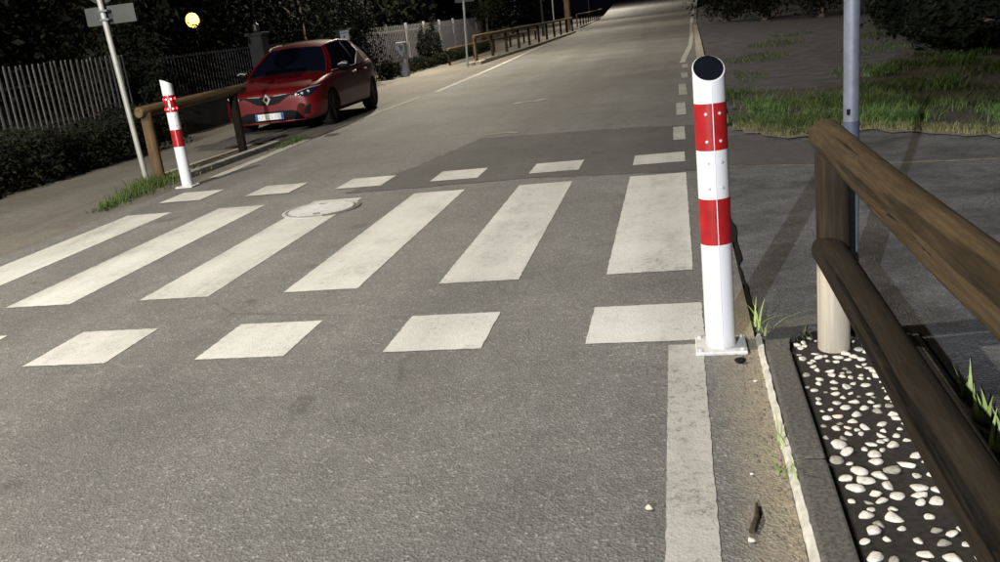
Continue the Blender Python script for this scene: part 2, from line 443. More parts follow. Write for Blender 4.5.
# --- left pavement, almost flush with the road
lw = MB()
yl = [-20, 0, 6, 8, 9.4, 10, 12, 14, 20, 30, 40, 53, 70, 120]
for a, b in zip(yl[:-1], yl[1:]):
    xa, xb = edge_x_left(a), edge_x_left(b)
    lw.sheet([(xa - 3.6, a, .02), (xa - .35, a, .02), (xb - .35, b, .02), (xb - 3.6, b, .02)])
    lw.sheet([(xa - .35, a, .02), (xa - .02, a, -.004), (xb - .02, b, -.004), (xb - .35, b, .02)])
walk = tag(obj('pavement', lw, M['asphalt_walk']), kind='structure')

# ------------------------------------------------------------------ logs
def log(name, L, r, mat, parent, loc, rot, seed=0, taper=0.0, n=22, endround=.014, grooves=()):
    rg = random.Random(seed); ph = [rg.uniform(0, 6.28) for _ in range(4)]
    prof = [(0, .86), (.4 * endround, .95), (endround, 1.0)]
    m = max(2, int(L / (.06 if grooves else .18)))
    zs = [(z, s) for z, s in prof] + [(endround + (L - 2 * endround) * k / m, 1.0) for k in range(1, m)] + [(L - z, s) for z, s in reversed(prof)]
    vs = []; fs = []; cutv = set()
    for z, s in zs:
        rr = r * s * (1 - taper * z / L)
        dx = .004 * math.sin(2.1 * z + ph[0]); dy = .004 * math.sin(1.7 * z + ph[1])
        for k in range(n):
            a = 2 * math.pi * k / n
            q = rr * (1 + .026 * math.sin(2 * a + ph[2] + 2 * z) + .018 * math.sin(3 * a + ph[3] - 1.3 * z) + rg.uniform(-.006, .006))
            for (ga, g0, g1, gw, gd) in grooves:
                if g0 < z < g1:
                    e = abs((a - ga - .10 * math.sin(3 * z + ga) + math.pi) % (2 * math.pi) - math.pi)
                    f_ = math.sin(math.pi * (z - g0) / (g1 - g0)) ** .6
                    if e < gw * f_:
                        q -= gd * f_ * (1 - e / (gw * f_)) ** .5; cutv.add(len(vs))
            vs.append((q * math.cos(a) + dx, q * math.sin(a) + dy, z))
    for i in range(len(zs) - 1):
        for k in range(n):
            fs.append((i * n + k, i * n + (k + 1) % n, (i + 1) * n + (k + 1) % n, (i + 1) * n + k))
    fs.append(tuple(range(n - 1, -1, -1))); fs.append(tuple((len(zs) - 1) * n + k for k in range(n)))
    o = obj(name, MB().add(vs, fs), mat, parent, smooth=True); o.location = loc; o.rotation_euler = rot
    if cutv:
        o.data.materials.append(M['tar'])  # groove faces painted dark for the shade inside each split
        for p in o.data.polygons:
            if sum(v in cutv for v in p.vertices) >= 3: p.material_index = 1
    return o
def beam_between(name, a, b, r, mat, parent, seed=0, taper=0.0, grooves=()):
    a = Vector(a); b = Vector(b); d = b - a
    qi = d.to_track_quat('Z', 'Y').inverted(); gl_ = []
    for (wd, g0, g1, gw, gd) in grooves:
        v_ = qi @ Vector(wd); gl_.append((math.atan2(v_.y, v_.x) % (2 * math.pi), g0, g1, gw, gd))
    o = log(name, d.length, r, mat, parent, a, (0, 0, 0), seed, taper, 96 if grooves else 22, .014, gl_)
    o.rotation_mode = 'QUATERNION'; o.rotation_quaternion = d.to_track_quat('Z', 'Y'); return o

# near wooden fence on the right
fx, fy = .57, 3.66
fence = thing('wooden_fence', 'round log fence with two rails at the pebble bed, largest and nearest', 'fence', (fx, fy, 0))
log('post', .86, .066, M['wood_post_lit_foot'], fence, (0, 0, -.02), (0, 0, 0), 1)
log('post', .86, .066, M['wood_post_lit_foot'], fence, (.03, -2.35, -.02), (0, 0, 0), 2)
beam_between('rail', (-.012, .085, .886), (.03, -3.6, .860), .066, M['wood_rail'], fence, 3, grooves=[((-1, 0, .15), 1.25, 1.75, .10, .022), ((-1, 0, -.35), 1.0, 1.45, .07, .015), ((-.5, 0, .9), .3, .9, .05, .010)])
beam_between('rail', (-.02, .0, .435), (.055, -3.6, .325), .066, M['wood_dark'], fence, 4, grooves=[((-1, 0, .75), .15, 2.6, .13, .028), ((-1, 0, -.1), .5, 1.6, .06, .012)])  # darker wood colour stands in for the top rail's shade

# kerb, mortar and pebble bed under the fence
kerb = tag(bpy.data.objects.new('kerb', None), kind='structure'); col.objects.link(kerb)
yy = [(-3.2, -2.22), (-2.21, -1.24), (-1.23, -.25), (-.24, .74), (.75, 1.70), (1.71, 2.66), (2.672, 3.60)]
for i, (a, b) in enumerate(yy):
    o = obj('kerb_stone', MB().box((.345, (a + b) / 2, -.035), (.096, b - a, .15)), M['kerb_stone'], kerb, bevel=.012)
# rounded kerb end
cm = MB(); n = 9; ring = []
cx, cy = .56, 3.62
prev = None
for k in range(n + 1):
    a = math.pi - (math.pi * .56) * k / n
    R1, R2 = .263, .167
    ring.append(((cx + R1 * math.cos(a), cy + 1.45 * R1 * math.sin(a)), (cx + R2 * math.cos(a), cy + 1.45 * R2 * math.sin(a))))
poly = [p[0] for p in ring] + [p[1] for p in reversed(ring)]
for k in range(n):
    q = [ring[k][0], ring[k + 1][0], ring[k + 1][1], ring[k][1]]
    cm.prism(q, -.1, .038)
bmx = cm.mesh('kerb_end')
bb = bmesh.new(); bb.from_mesh(bmx); bmesh.ops.remove_doubles(bb, verts=bb.verts, dist=1e-5)
dd = {}
for f in list(bb.faces):
    key = tuple(sorted(v.index for v in f.verts)); dd.setdefault(key, []).append(f)
kill = [f for fs_ in dd.values() if len(fs_) > 1 for f in fs_]
bmesh.ops.delete(bb, geom=kill, context='FACES_ONLY'); bmesh.ops.recalc_face_normals(bb, faces=bb.faces); bb.to_mesh(bmx); bb.free()
link('kerb_stone', bmx, M['kerb_stone'], kerb)
mm = MB(); r_ = random.Random(4); vs = []; fs = []
Y = np.arange(-3.2, 3.86, .035)
for i, y in enumerate(Y):
    wl = .011 + r_.uniform(0, .003); wr = .010 + r_.uniform(-.002, .008); xc = .280 + .010 * math.sin(y * .9) + (.014 * max(0, y - 3.2))
    zt = .018 + r_.uniform(-.003, .003)
    vs += [(xc - wl - .006, y, -.01), (xc - wl * .6, y, zt), (xc + wr * .6, y, zt + .003), (xc + wr + .006, y, -.01)]
    if i:
        b = 4 * i
        for k in range(3): fs.append((b - 4 + k, b - 3 + k, b + 1 + k, b + k))
obj('mortar_joint', MB().add(vs, fs), M['mortar'], kerb, smooth=True)
bed = tag(obj('pebble_bed', MB().sheet([(.38, -3.2), (.90, -3.2), (.90, 3.85), (.80, 4.0), (.55, 4.0), (.45, 3.85), (.395, 3.6)], .012), M['bed_soil']), kind='structure')
# bed edge beam on the far side
obj('bed_edge', MB().box((.915, .35, -.03), (.035, 7.1, .07)), M['kerb_stone'], bed)
# pebbles
peb = []
for s in range(10):
    bm = bmesh.new(); bmesh.ops.create_icosphere(bm, subdivisions=2, radius=1)
    r = random.Random(100 + s); d1 = Vector((r.gauss(0, 1), r.gauss(0, 1), r.gauss(0, 1))).normalized(); d2 = Vector((r.gauss(0, 1), r.gauss(0, 1), r.gauss(0, 1))).normalized()
    a1, a2 = r.uniform(1.5, 3), r.uniform(2, 4)
    cuts = [(Vector((r.gauss(0, 1), r.gauss(0, 1), r.gauss(0, .6))).normalized(), r.uniform(.42, .75)) for _ in range(7)]
    for v in bm.verts:
        p = v.co.copy(); f = 1 + .16 * math.sin(a1 * p.dot(d1)) + .13 * math.sin(a2 * p.dot(d2) + 1)
        p *= f
        for cn, cd in cuts:
            e = p.dot(cn) - cd
            if e > 0: p -= cn * e * .8
        v.co = p
    me = bpy.data.meshes.new('pebble'); bm.to_mesh(me); bm.free(); smooth_mesh(me, 1.2); peb.append(me)
pts_ = []; tries = 0; r = random.Random(77)
while len(pts_) < 295 and tries < 30000:
    tries += 1
    x = r.uniform(.415, .84); y = r.uniform(1.95, 3.97)
    if y > 3.72 and x < .46 + (y - 3.72) * .35: continue
    if math.hypot(x - fx, y - fy) < .085: continue
    if math.hypot(x - .67, y - 3.85) < .05: continue
    s = r.choice((.012, .014, .016, .018, .019, .021, .023)) * (1.18 if y < 2.8 else .9)
    if all(math.hypot(x - a, y - b) > (s + c) * .98 for a, b, c in pts_): pts_.append((x, y, s))
for i, (x, y, s) in enumerate(pts_):
    base = peb[i % 10]
    o = bpy.data.objects.new('pebble', base); col.objects.link(o); o.parent = bed
    mt = M['pebble_white'] if r.random() < .82 else (M['pebble_grey'] if r.random() < .9 else M['pebble_pink'])
    if not base.materials: base.materials.append(M['pebble_white'])
    o.material_slots[0].link = 'OBJECT'; o.material_slots[0].material = mt
    o.location = (x, y, .012 + s * r.uniform(-.15, .12)); o.scale = (s * r.uniform(.95, 1.5), s * r.uniform(.8, 1.1), s * r.uniform(.42, .6)); o.rotation_euler = (r.uniform(-.3, .3), r.uniform(-.3, .3), r.uniform(-.7, .7))

# ------------------------------------------------------------------ bollards
def bollard(label, loc, face, lit, panel_face, group='crossing bollards', slope=.74):
    """face: heading (radians, 0 = towards -Y) of the studs, panel_face the heading of the slanted top"""
    root = thing('bollard', label, 'bollard', loc, 0.0, group)
    R0, H = .0635, 1.235
    ca, sa = math.sin(panel_face), -math.cos(panel_face)       # unit vector the slant faces
    def ztop(x, y): return H - slope * ((x * ca + y * sa) + R0)
    n = 48
    def ring_tube(z0, z1, r, slant=False):
        m = MB(); vs = []; fs = []; zz = [z0, z1]
        for j in range(2):
            for k in range(n):
                a = 2 * math.pi * k / n; x, y = r * math.cos(a), r * math.sin(a)
                z = zz[j] if not (slant and j == 1) else ztop(x, y)
                vs.append((x, y, z))
        for k in range(n): fs.append((k, (k + 1) % n, n + (k + 1) % n, n + k))
        fs.append(tuple(range(n - 1, -1, -1))); fs.append(tuple(range(n, 2 * n)))
        return m.add(vs, fs)
    obj('tube', ring_tube(.012, 1.3, R0, True), M['bollard_white'], root, smooth=True)
    b1 = obj('red_band', ring_tube(.868, 1.056, R0 + .0012), M['bollard_red'], root, smooth=True)
    obj('red_band', ring_tube(.474, .668, R0 + .0012), M['bollard_red'], root, smooth=True)
    # solar panel oval lying in the slanted cut
    m = MB(); vs = []; rr = R0 * .93
    for off in (.0015, .0035):
        for k in range(n):
            a = 2 * math.pi * k / n; x, y = rr * math.cos(a), rr * math.sin(a); vs.append((x, y, ztop(x, y) + off))
    fs = [(k, (k + 1) % n, n + (k + 1) % n, n + k) for k in range(n)] + [tuple(range(n, 2 * n)), tuple(range(n - 1, -1, -1))]
    obj('solar_panel', m.add(vs, fs), M['solar_black'], root)
    # base plate with bolts
    bp_ = obj('base_plate', MB().box((0, 0, .008), (.215, .20, .016)), M['bollard_white'], root, bevel=.004)
    for sx in (-1, 1):
        for sy in (-1, 1):
            obj('bolt', MB().lathe([(.009, .016), (.009, .024), (.005, .026)], 8, c=(sx * .088, sy * .08, 0)), M['stud'], bp_)
    # film seam
    ang0 = -math.pi / 2 + face
    obj('seam', MB().box(((R0 + .001) * math.cos(ang0), (R0 + .001) * math.sin(ang0), .57), (.003, .003, 1.10), rz=face), M['plate_white'], root)
    def stud(parent, ang, z, mat, s=1.0):
        c = Vector((math.cos(ang) * (R0 + .001), math.sin(ang) * (R0 + .001), z)); d = Vector((math.cos(ang), math.sin(ang), 0))
        m = MB().tube([c, c + d * .004, c + d * .006], [.0062 * s, .0062 * s, .003 * s], 12)
        obj('led_stud', m, M[mat], parent, smooth=True)
    for zc, par in (((.905, 1.015), b1), ((.715, .820), root)):
        for z in zc:
            for da in (-.42, .42):
                hot = lit and par is b1
                stud(par, ang0 + da, z, 'led_hot' if hot else 'stud', 1.35 if hot else 1.0)
            if lit and par is b1:
                for da in (-1.25, 1.25, 2.2, -2.2, 2.8): stud(par, ang0 + da, z, 'led_red', 2.0)
    if lit:
        obj('led_strip', MB().box(((R0 + .003) * math.cos(ang0), (R0 + .003) * math.sin(ang0), .96), (.010, .004, .075), rz=face), M['led_hot'], b1)
    return root
bollard('tall white and red bollard beside the pebble bed, black solar panel on its slanted top', (.12, 3.74, 0), .12, False, .10)
bollard('white and red bollard with glowing red lights before the left log rail', (-5.66, 9.46, .004), .35, True, 2.3, slope=.5)

# metal pole behind the near fence post
pole = thing('metal_pole', 'bare grey metal pole rising behind the near fence post', 'pole', (.675, 3.86, 0))
obj('tube', MB().tube([(0, 0, -.02), (.004, 0, .95), (.018, .0, 2.6), (.03, 0, 3.6)], .031, 20), M['galvanised'], pole, smooth=True)
obj('sleeve', MB().tube([(0.003, 0, .70), (.0037, 0, .915)], .0325, 20), M['galv_blue'], pole, smooth=True)
obj('slot', MB().box((-.012, -.030, .955), (.013, .008, .022)), M['car_black'], pole)
obj('cap', MB().lathe([(.033, 3.59), (.033, 3.62), (.01, 3.635)], 16, c=(.03, 0, 0)), M['galvanised'], pole)

# ------------------------------------------------------------------ manhole cover, painted over by the stripe
mh = thing('manhole_cover', 'round ribbed manhole cover painted over by the third stripe', 'manhole', (-3.22, 7.50, .0)); mh.scale = (.9, .9, 1)
obj('frame', MB().lathe([(.395, .002), (.395, .0062), (.388, .0085), (.360, .0085), (.360, .004)], 48), M['paint_worn'], mh)
obj('disc', MB().lathe([(.352, .001), (.352, .0066)], 48), M['paint_faint'], mh)
# the part of the lid outside the painted stripe stays bare iron
seg = [(.352 * math.cos(a_), .352 * math.sin(a_)) for a_ in np.linspace(-1.18, .62, 20)]
obj('bare_iron', MB().sheet(seg, .0072), M['cast_iron'], mh)
seg2 = [(.397 * math.cos(a_), .397 * math.sin(a_)) for a_ in np.linspace(-1.18, .55, 20)] + [(.359 * math.cos(a_), .359 * math.sin(a_)) for a_ in np.linspace(.55, -1.18, 20)]
obj('bare_rim', MB().sheet(seg2, .0092), M['cast_iron'], mh)
for i, y_ in enumerate(np.arange(-.31, .311, .038)):
    half = math.sqrt(.342 ** 2 - y_ * y_) - .012
    obj('rib', MB().box((0, y_, .0098), (2 * half, .019, .006)), M['paint_worn'], mh, bevel=.002)
for a_ in (1.9, 4.9): obj('lifting_slot', MB().box((.25 * math.cos(a_), .25 * math.sin(a_), .0126), (.07, .022, .003)), M['tar'], mh)

# ------------------------------------------------------------------ left side: log rail, kerb, sign pole
lr = thing('log_rail', 'single log rail on two posts behind the glowing left bollard', 'railing', (0, 0, 0))
log('post', .86, .068, M['wood_left'], lr, (-6.37, 10.06, 0), (0, 0, 0), 11)
log('post', .90, .064, M['wood_dark'], lr, (-6.20, 12.02, 0), (0, 0, 0), 12)
beam_between('rail', (-6.385, 9.93, .875), (-6.17, 12.30, .915), .066, M['wood_left'], lr, 13)
kl = tag(bpy.data.objects.new('kerb', None), kind='structure'); col.objects.link(kl)
def kerb_run(parent, P, w, h, seg, mat, gap=.012):
    P = [Vector(p) for p in P]
    for a, b in zip(P[:-1], P[1:]):
        n_ = max(1, round((b - a).length / seg))
        for k in range(n_):
            p = a.lerp(b, k / n_); q = a.lerp(b, (k + 1) / n_); c = (p + q) / 2; L = (q - p).length - gap
            obj('kerb_stone', MB().box((c.x, c.y, h / 2 - .03), (w, L, h + .06), rz=math.atan2(-(q - p).x, (q - p).y)), mat, parent, bevel=.01)
kerb_run(kl, [(-6.02, 10.05), (-5.98, 12.7)], .11, .085, 1.0, M['concrete'])
kerb_run(kl, [(-6.50, 10.2), (-6.42, 12.7)], .10, .065, 1.0, M['kerb_pale'])
obj('bed_soil', MB().sheet([(-6.45, 10.05), (-6.07, 10.05), (-6.03, 12.7), (-6.38, 12.7)], .045), M['soil'], kl)

sp = thing('sign_pole', 'pale sign pole at the left crossing end, signs seen from behind', 'sign', (-6.62, 10.15, 0))
obj('pole', MB().tube([(0, 0, -.02), (-.09, 0, 2.3), (-.11, 0, 2.95)], .034, 16), M['pole_left'], sp, smooth=True)
o = obj('direction_plate', MB().box((-.02, .052, 2.035), (.66, .006, .21)), M['sign_back'], sp)
o.rotation_euler = (0, .0, 0)
o = obj('round_sign', MB().lathe([(.20, .046), (.205, .05), (.20, .056)], 36, 'Y', (-.09, 0, 2.37)), M['sign_back'], sp, smooth=True)
for z in (1.985, 2.085): obj('clamp', MB().box((-.055, .0, z), (.12, .095, .022)), M['galvanised'], sp, bevel=.003)

# ------------------------------------------------------------------ foliage
def leaves_mesh(name, C, size, aspect=.5, seed=0, droop=.0):
    r = np.random.default_rng(seed); N = len(C)
    d = r.normal(size=(N, 3)); d[:, 2] = d[:, 2] * .7 - droop; d /= np.linalg.norm(d, axis=1)[:, None]
    e = np.cross(d, r.normal(size=(N, 3))); e /= np.linalg.norm(e, axis=1)[:, None]
    nn = np.cross(d, e)
    s = size * r.uniform(.6, 1.4, (N, 1))
    V = np.stack([C - d * s * .5, C + e * s * aspect * .5 + nn * s * .08, C + d * s * .5, C - e * s * aspect * .5 + nn * s * .08], 1).reshape(-1, 3)
    me = bpy.data.meshes.new(name)
    me.vertices.add(4 * N); me.vertices.foreach_set('co', V.ravel())
    me.loops.add(4 * N); me.loops.foreach_set('vertex_index', np.arange(4 * N, dtype=np.int32))
    me.polygons.add(N); me.polygons.foreach_set('loop_start', np.arange(0, 4 * N, 4, dtype=np.int32))
    try: me.polygons.foreach_set('loop_total', np.full(N, 4, dtype=np.int32))
    except Exception: pass
    me.update(calc_edges=True); me.validate(); return me

def crown_points(n, rad, seed, clumps=40, sd=.18):
    r = np.random.default_rng(seed); rad = np.array(rad)
    c = r.normal(size=(clumps, 3)); c /= np.linalg.norm(c, axis=1)[:, None]
    c *= r.uniform(.35, 1.0, (clumps, 1)) ** .6
    idx = r.integers(0, clumps, n); w = r.uniform(.6, 1.4, clumps)
    P = c[idx] + r.normal(size=(n, 3)) * (sd * w[idx])[:, None]
    return P * rad
def tree(label, loc, h, rad, mat, seed, n=7000, size=.13, trunk_r=.12, bark='bark', group=None, crown_z=None, name='tree'):
    root = thing(name, label, 'tree' if 'tree' in name else 'shrub', loc, 0, group)
    r = random.Random(seed); cz = crown_z if crown_z is not None else h - rad[2] * .9
    top = Vector((r.uniform(-.2, .2), r.uniform(-.2, .2), cz + rad[2] * .3))
    tm = MB().tube([(0, 0, -.1), (top.x * .2, top.y * .2, cz * .35), (top.x * .5, top.y * .5, cz * .8), tuple(top)], [trunk_r, trunk_r * .8, trunk_r * .6, trunk_r * .2], 10)
    tr = obj('trunk', tm, M[bark], root, smooth=True)
    for k in range(6):
        a = k * 1.05 + r.uniform(-.3, .3); z0 = cz * r.uniform(.45, .95)
        st = Vector((top.x * z0 / top.z, top.y * z0 / top.z, z0)); en = Vector((math.cos(a) * rad[0] * .7, math.sin(a) * rad[1] * .7, cz + r.uniform(-.2, .6) * rad[2]))
        obj('limb', MB().tube([st, st.lerp(en, .5) + Vector((0, 0, .12)), en], [trunk_r * .4, trunk_r * .28, trunk_r * .08], 7), M[bark], tr, smooth=True)
    P = crown_points(n, rad, seed) + np.array([0, 0, cz])
    P = P[P[:, 2] > .05]
    link('crown', leaves_mesh('crown', P, size, .5, seed), M[mat], root)
    return root

# hedges in front of the fences
def hedge(label, x0, x1, y0, y1, h, n, seed, mat='leaf_hedge', size=.06):
    r = np.random.default_rng(seed)
    root = thing('hedge', label, 'hedge', ((x0 + x1) / 2, (y0 + y1) / 2, 0))
    P = np.column_stack([r.uniform(x0, x1, n), r.uniform(y0, y1, n), r.uniform(.02, 1, n) ** .75])
    hh = h * (1 + .10 * np.sin(P[:, 1] * 2.1 + seed) + .07 * np.sin(P[:, 1] * 5.3) + .05 * np.sin(P[:, 0] * 9))
    P[:, 2] *= hh
    P[:, 0] += .06 * np.sin(P[:, 1] * 3.7) + .05 * np.sin(P[:, 1] * 8.1 + P[:, 2] * 6)
    P[:, 0] += r.normal(size=n) * .03; P[:, 2] += np.abs(r.normal(size=n)) * .03
    P -= np.array([(x0 + x1) / 2, (y0 + y1) / 2, 0])
    link('foliage', leaves_mesh('foliage', P, size, .55, seed), M[mat], root)
    m = MB(); rr = random.Random(seed)
    yk = y0 + .2
    while yk < y1:
        xk = rr.uniform(x0 + .2, x1 - .2)
        o_ = obj('stem', MB().tube([(xk - (x0 + x1) / 2, yk - (y0 + y1) / 2, -.02), (xk - (x0 + x1) / 2 + rr.uniform(-.1, .1), yk - (y0 + y1) / 2 + rr.uniform(-.1, .1), h * .85)], [.018, .006], 6), M['bark'], root)
        yk += rr.uniform(.5, .8)
    return root
hedge('low clipped hedge under the pale picket fence at far left', -9.1, -8.3, 3.5, 14.3, .66, 34000, 5)
hedge('low dark hedge below the white slat fence beyond the car', -9.35, -8.75, 27.6, 44.0, .42, 14000, 6, size=.08)

# picket fence left
pf = thing('picket_fence', 'pale metal picket fence above the hedge at far left', 'fence', (-9.2, 3.4, 0))
pk = MB()
pk.add([(-.011, -.0135, .12), (.011, -.0135, .12), (.011, .0135, .12), (-.011, .0135, .12), (-.011, -.0135, 1.54), (.011, -.0135, 1.54), (.011, .0135, 1.54), (-.011, .0135, 1.54), (-.011, 0, 1.60), (.011, 0, 1.60)],
       [(0, 3, 2, 1), (0, 1, 5, 4), (2, 3, 7, 6), (1, 2, 6, 9, 5), (3, 0, 4, 8, 7), (4, 5, 9, 8), (6, 7, 8, 9)])
pkm = pk.mesh('picket'); pkm.materials.append(M['picket'])
rr = random.Random(3)
for i in range(86):
    o = link('picket', pkm, None, pf, (rr.uniform(-.004, .004), .1 + i * .126, rr.uniform(-.015, .015))); o.rotation_euler = (rr.uniform(-.012, .012), 0, rr.uniform(-.15, .15))
for z in (.45, 1.30): obj('cross_bar', MB().box((-.026, 5.45, z), (.03, 10.9, .04)), M['picket'], pf)

# dark bar fence on a low wall behind the car
bf = thing('bar_fence', 'dark thin-bar railing on a low wall behind the red car', 'fence', (-9.3, 15.0, 0))
obj('low_wall', MB().box((0, 4.6, .3), (.2, 9.6, .72)), M['wall_plaster'], bf, bevel=.01)
bar = MB().tube([(0, 0, .64), (0, 0, 1.5)], .008, 6).mesh('bar'); bar.materials.append(M['bar_dark'])
for i in range(74): link('bar', bar, None, bf, (0, .0 + i * .125, 0))
for z in (.72, 1.46): obj('cross_bar', MB().box((0, 4.6, z), (.022, 9.5, .03)), M['bar_dark'], bf)
# gate pillars beyond it
for k, (x, y, h, lab) in enumerate(((-9.15, 19.4, 1.72, 'dark square gate pillar behind the left end of the car roof'), (-9.15, 24.9, 1.62, 'dark gate pillar carrying a pale letter box above the car roof'))):
    g_ = thing('gate_pillar', lab, 'pillar', (x, y, 0), 0, 'gate pillars')
    obj('shaft', MB().box((0, 0, h / 2 - .02), (.34, .34, h)), M['wall_plaster'], g_, bevel=.01)
    obj('cap', MB().box((0, 0, h + .02), (.42, .42, .07)), M['wall_plaster'], g_, bevel=.015)
    if k:
        lb = obj('letter_box', MB().box((.12, -.21, h - .12), (.26, .09, .26)), M['box_grey'], g_, bevel=.01)
        obj('flap', MB().box((.12, -.258, h - .05), (.2, .008, .05)), M['galvanised'], lb)
    else:
        obj('lantern', MB().lathe([(.05, h + .055), (.075, h + .10), (.075, h + .22), (.03, h + .27)], 12), M['lamp_grey'], g_)

# white slat fence beyond the car
wf = thing('slat_fence', 'white fence of close upright slats beyond the parked car', 'fence', (-9.6, 28.2, 0))
sl = MB().box((0, 0, .88), (.007, .085, 1.5)).mesh('slat'); sl.materials.append(M['slat_white'])
for i in range(94):
    o = link('slat', sl, None, wf, (0, i * .19, 0))
for z in (.4, 1.45): obj('cross_bar', MB().box((-.06, 8.9, z), (.04, 17.8, .06)), M['slat_white'], wf)
for i in range(8): obj('post', MB().box((-.13, i * 2.5, .85), (.09, .09, 1.7)), M['slat_white'], wf)

# service pedestal
pd = thing('service_pedestal', 'narrow white utility pedestal in front of the white slat fence', 'utility box', (-8.62, 28.6, .02))
obj('base', MB().box((0, 0, .27), (.26, .22, .60)), M['slat_white'], pd, bevel=.02)
hd = obj('cabinet', MB().box((-.03, 0, .83), (.32, .26, .50)), M['slat_white'], pd, bevel=.025)
obj('door', MB().box((-.03, -.131, .83), (.27, .008, .44)), M['slat_white'], hd)

# two dark cypress columns in front of slat fence
for (x, y, h, w, lab) in ((-9.1, 33.0, 1.45, .28, 'small dark column shrub against the white fence, shorter one'), (-9.1, 34.6, 1.75, .30, 'small dark column shrub against the white fence, taller one')):
    root = thing('column_shrub', lab, 'shrub', (x, y, 0), 0, 'column shrubs at the white fence')
    P = crown_points(2600, (w, w, h * .5), int(y * 10), 60, .16) + np.array([0, 0, h * .5])
    link('crown', leaves_mesh('crown', P, .07, .5, 4), M['leaf_dark'], root)
    obj('trunk', MB().tube([(0, 0, -.05), (0, 0, h * .8)], [.04, .01], 8), M['bark'], root)

# second sign pole
s2 = thing('sign_pole', 'thin pale sign pole beside the long log railing start', 'sign', (-6.9, 30.2, 0))
obj('pole', MB().tube([(0, 0, -.02), (.13, 0, 2.2), (.16, 0, 2.75)], .034, 12), M['pole_left'], s2, smooth=True)
obj('direction_plate', MB().box((.145, .045, 2.22), (.64, .006, .22)), M['sign_back'], s2)
obj('clamp', MB().box((.13, 0, 2.2), (.1, .085, .02)), M['galvanised'], s2)

# long log railings along the far left kerb
def railing(label, P0, P1, nposts, h, inner=True):
    P0 = Vector(P0); P1 = Vector(P1); d = P1 - P0
    root = thing('log_railing', label, 'railing', (P0.x, P0.y, 0), 0, 'far log railings')
    for k in range(nposts):
        p = d * (k / (nposts - 1))
        log('post', h, .06, M['wood_far'] if k == 0 else M['wood_dark'], root, (p.x, p.y, 0), (0, 0, 0), 40 + k, n=12)
    beam_between('rail', (d * -.003) + Vector((0, 0, h + .05)), d * 1.003 + Vector((0, 0, h + .05)), .062, M['wood_far'], root, 60)
    return root
railing('long log railing along the left kerb beside the thin sign pole', (-6.93, 31.9, 0), (-6.55, 60.5, 0), 11, .90)
railing('farther short log railing on the left, beyond the tall wooden pole', (-7.6, 74.0, 0), (-9.0, 112.0, 0), 10, 1.0)
railing('farthest tiny log railing where the road vanishes', (-10.0, 125.0, 0), (-12.5, 170.0, 0), 7, 1.0)
# inner rail across the pavement bed
ir = thing('log_railing', 'lower log rail behind the long railing, on the garden side', 'railing', (-8.2, 33.0, 0), 0, 'far log railings')
for k in range(6): log('post', .55, .05, M['wood_dark'], ir, (0, k * 4.4, 0), (0, 0, 0), 80 + k, n=10)
beam_between('rail', (0, -.1, .58), (.2, 22.2, .58), .05, M['wood_far'], ir, 90)
kf = tag(bpy.data.objects.new('kerb', None), kind='structure'); col.objects.link(kf)
kerb_run(kf, [(-6.75, 31.2), (-6.42, 45), (-6.5, 61)], .22, .13, 2.0, M['kerb_pale'])
kerb_run(kf, [(-7.3, 72), (-8.8, 112)], .25, .13, 4.0, M['kerb_pale'])
kerb_run(kf, [(-7.15, 31.15), (-6.85, 31.15)], .22, .125, .3, M['kerb_pale'])

# thin pole and wooden pole far left
tp = thing('thin_pole', 'thin bare grey pole rising behind the long railing end', 'pole', (-7.8, 61.0, 0))
obj('tube', MB().tube([(0, 0, 0), (.05, 0, 4.5)], .045, 10), M['pole_left'], tp, smooth=True)
obj('cap', MB().lathe([(.05, 4.5), (.05, 4.54), (.01, 4.56)], 10, c=(.05, 0, 0)), M['galvanised'], tp)
wp = thing('wooden_pole', 'thick brown utility pole between the two far railings', 'pole', (-7.9, 70.0, 0))
obj('shaft', MB().tube([(0, 0, -.05), (.02, 0, 3), (.05, 0, 8)], [.22, .2, .14], 12), M['wood_far'], wp, smooth=True)
obj('cap', MB().lathe([(.15, 7.98), (.15, 8.03), (.02, 8.08)], 12, c=(.05, 0, 0)), M['galvanised'], wp)

# ------------------------------------------------------------------ weeds and grass
def blade_mesh(name, base, L, w, lean, seed, seg=3):
    """many curved blades in one mesh"""
    r = np.random.default_rng(seed); N = len(base)
    a = r.uniform(0, 2 * np.pi, N); d = np.column_stack([np.cos(a), np.sin(a), np.zeros(N)]); e = np.column_stack([-np.sin(a), np.cos(a), np.zeros(N)])
    ln = lean * r.uniform(.3, 1.3, N)
    rows_ = []
    for k in range(seg + 1):
        tt = k / seg
        c = base + d * (L * ln * tt ** 2)[:, None] + np.array([0, 0, 1]) * (L * (tt - .30 * ln * tt ** 2))[:, None]
        ww = (w * (1 - tt) + .0006)[:, None]
        rows_ += [c - e * ww * .5, c + e * ww * .5]
    V = np.stack(rows_, 1).reshape(-1, 3); n2 = 2 * (seg + 1)
    F = []
    b = np.arange(N) * n2
    quads = np.concatenate([np.stack([b + 2 * k, b + 2 * k + 1, b + 2 * k + 3, b + 2 * k + 2], 1) for k in range(seg)])
    me = bpy.data.meshes.new(name); me.vertices.add(len(V)); me.vertices.foreach_set('co', V.ravel())
    nq = len(quads); me.loops.add(4 * nq); me.loops.foreach_set('vertex_index', quads.astype(np.int32).ravel())
    me.polygons.add(nq); me.polygons.foreach_set('loop_start', np.arange(0, 4 * nq, 4, dtype=np.int32))
    try: me.polygons.foreach_set('loop_total', np.full(nq, 4, dtype=np.int32))
    except Exception: pass
    me.update(calc_edges=True); me.validate(); me.polygons.foreach_set('use_smooth', [True] * nq); return me

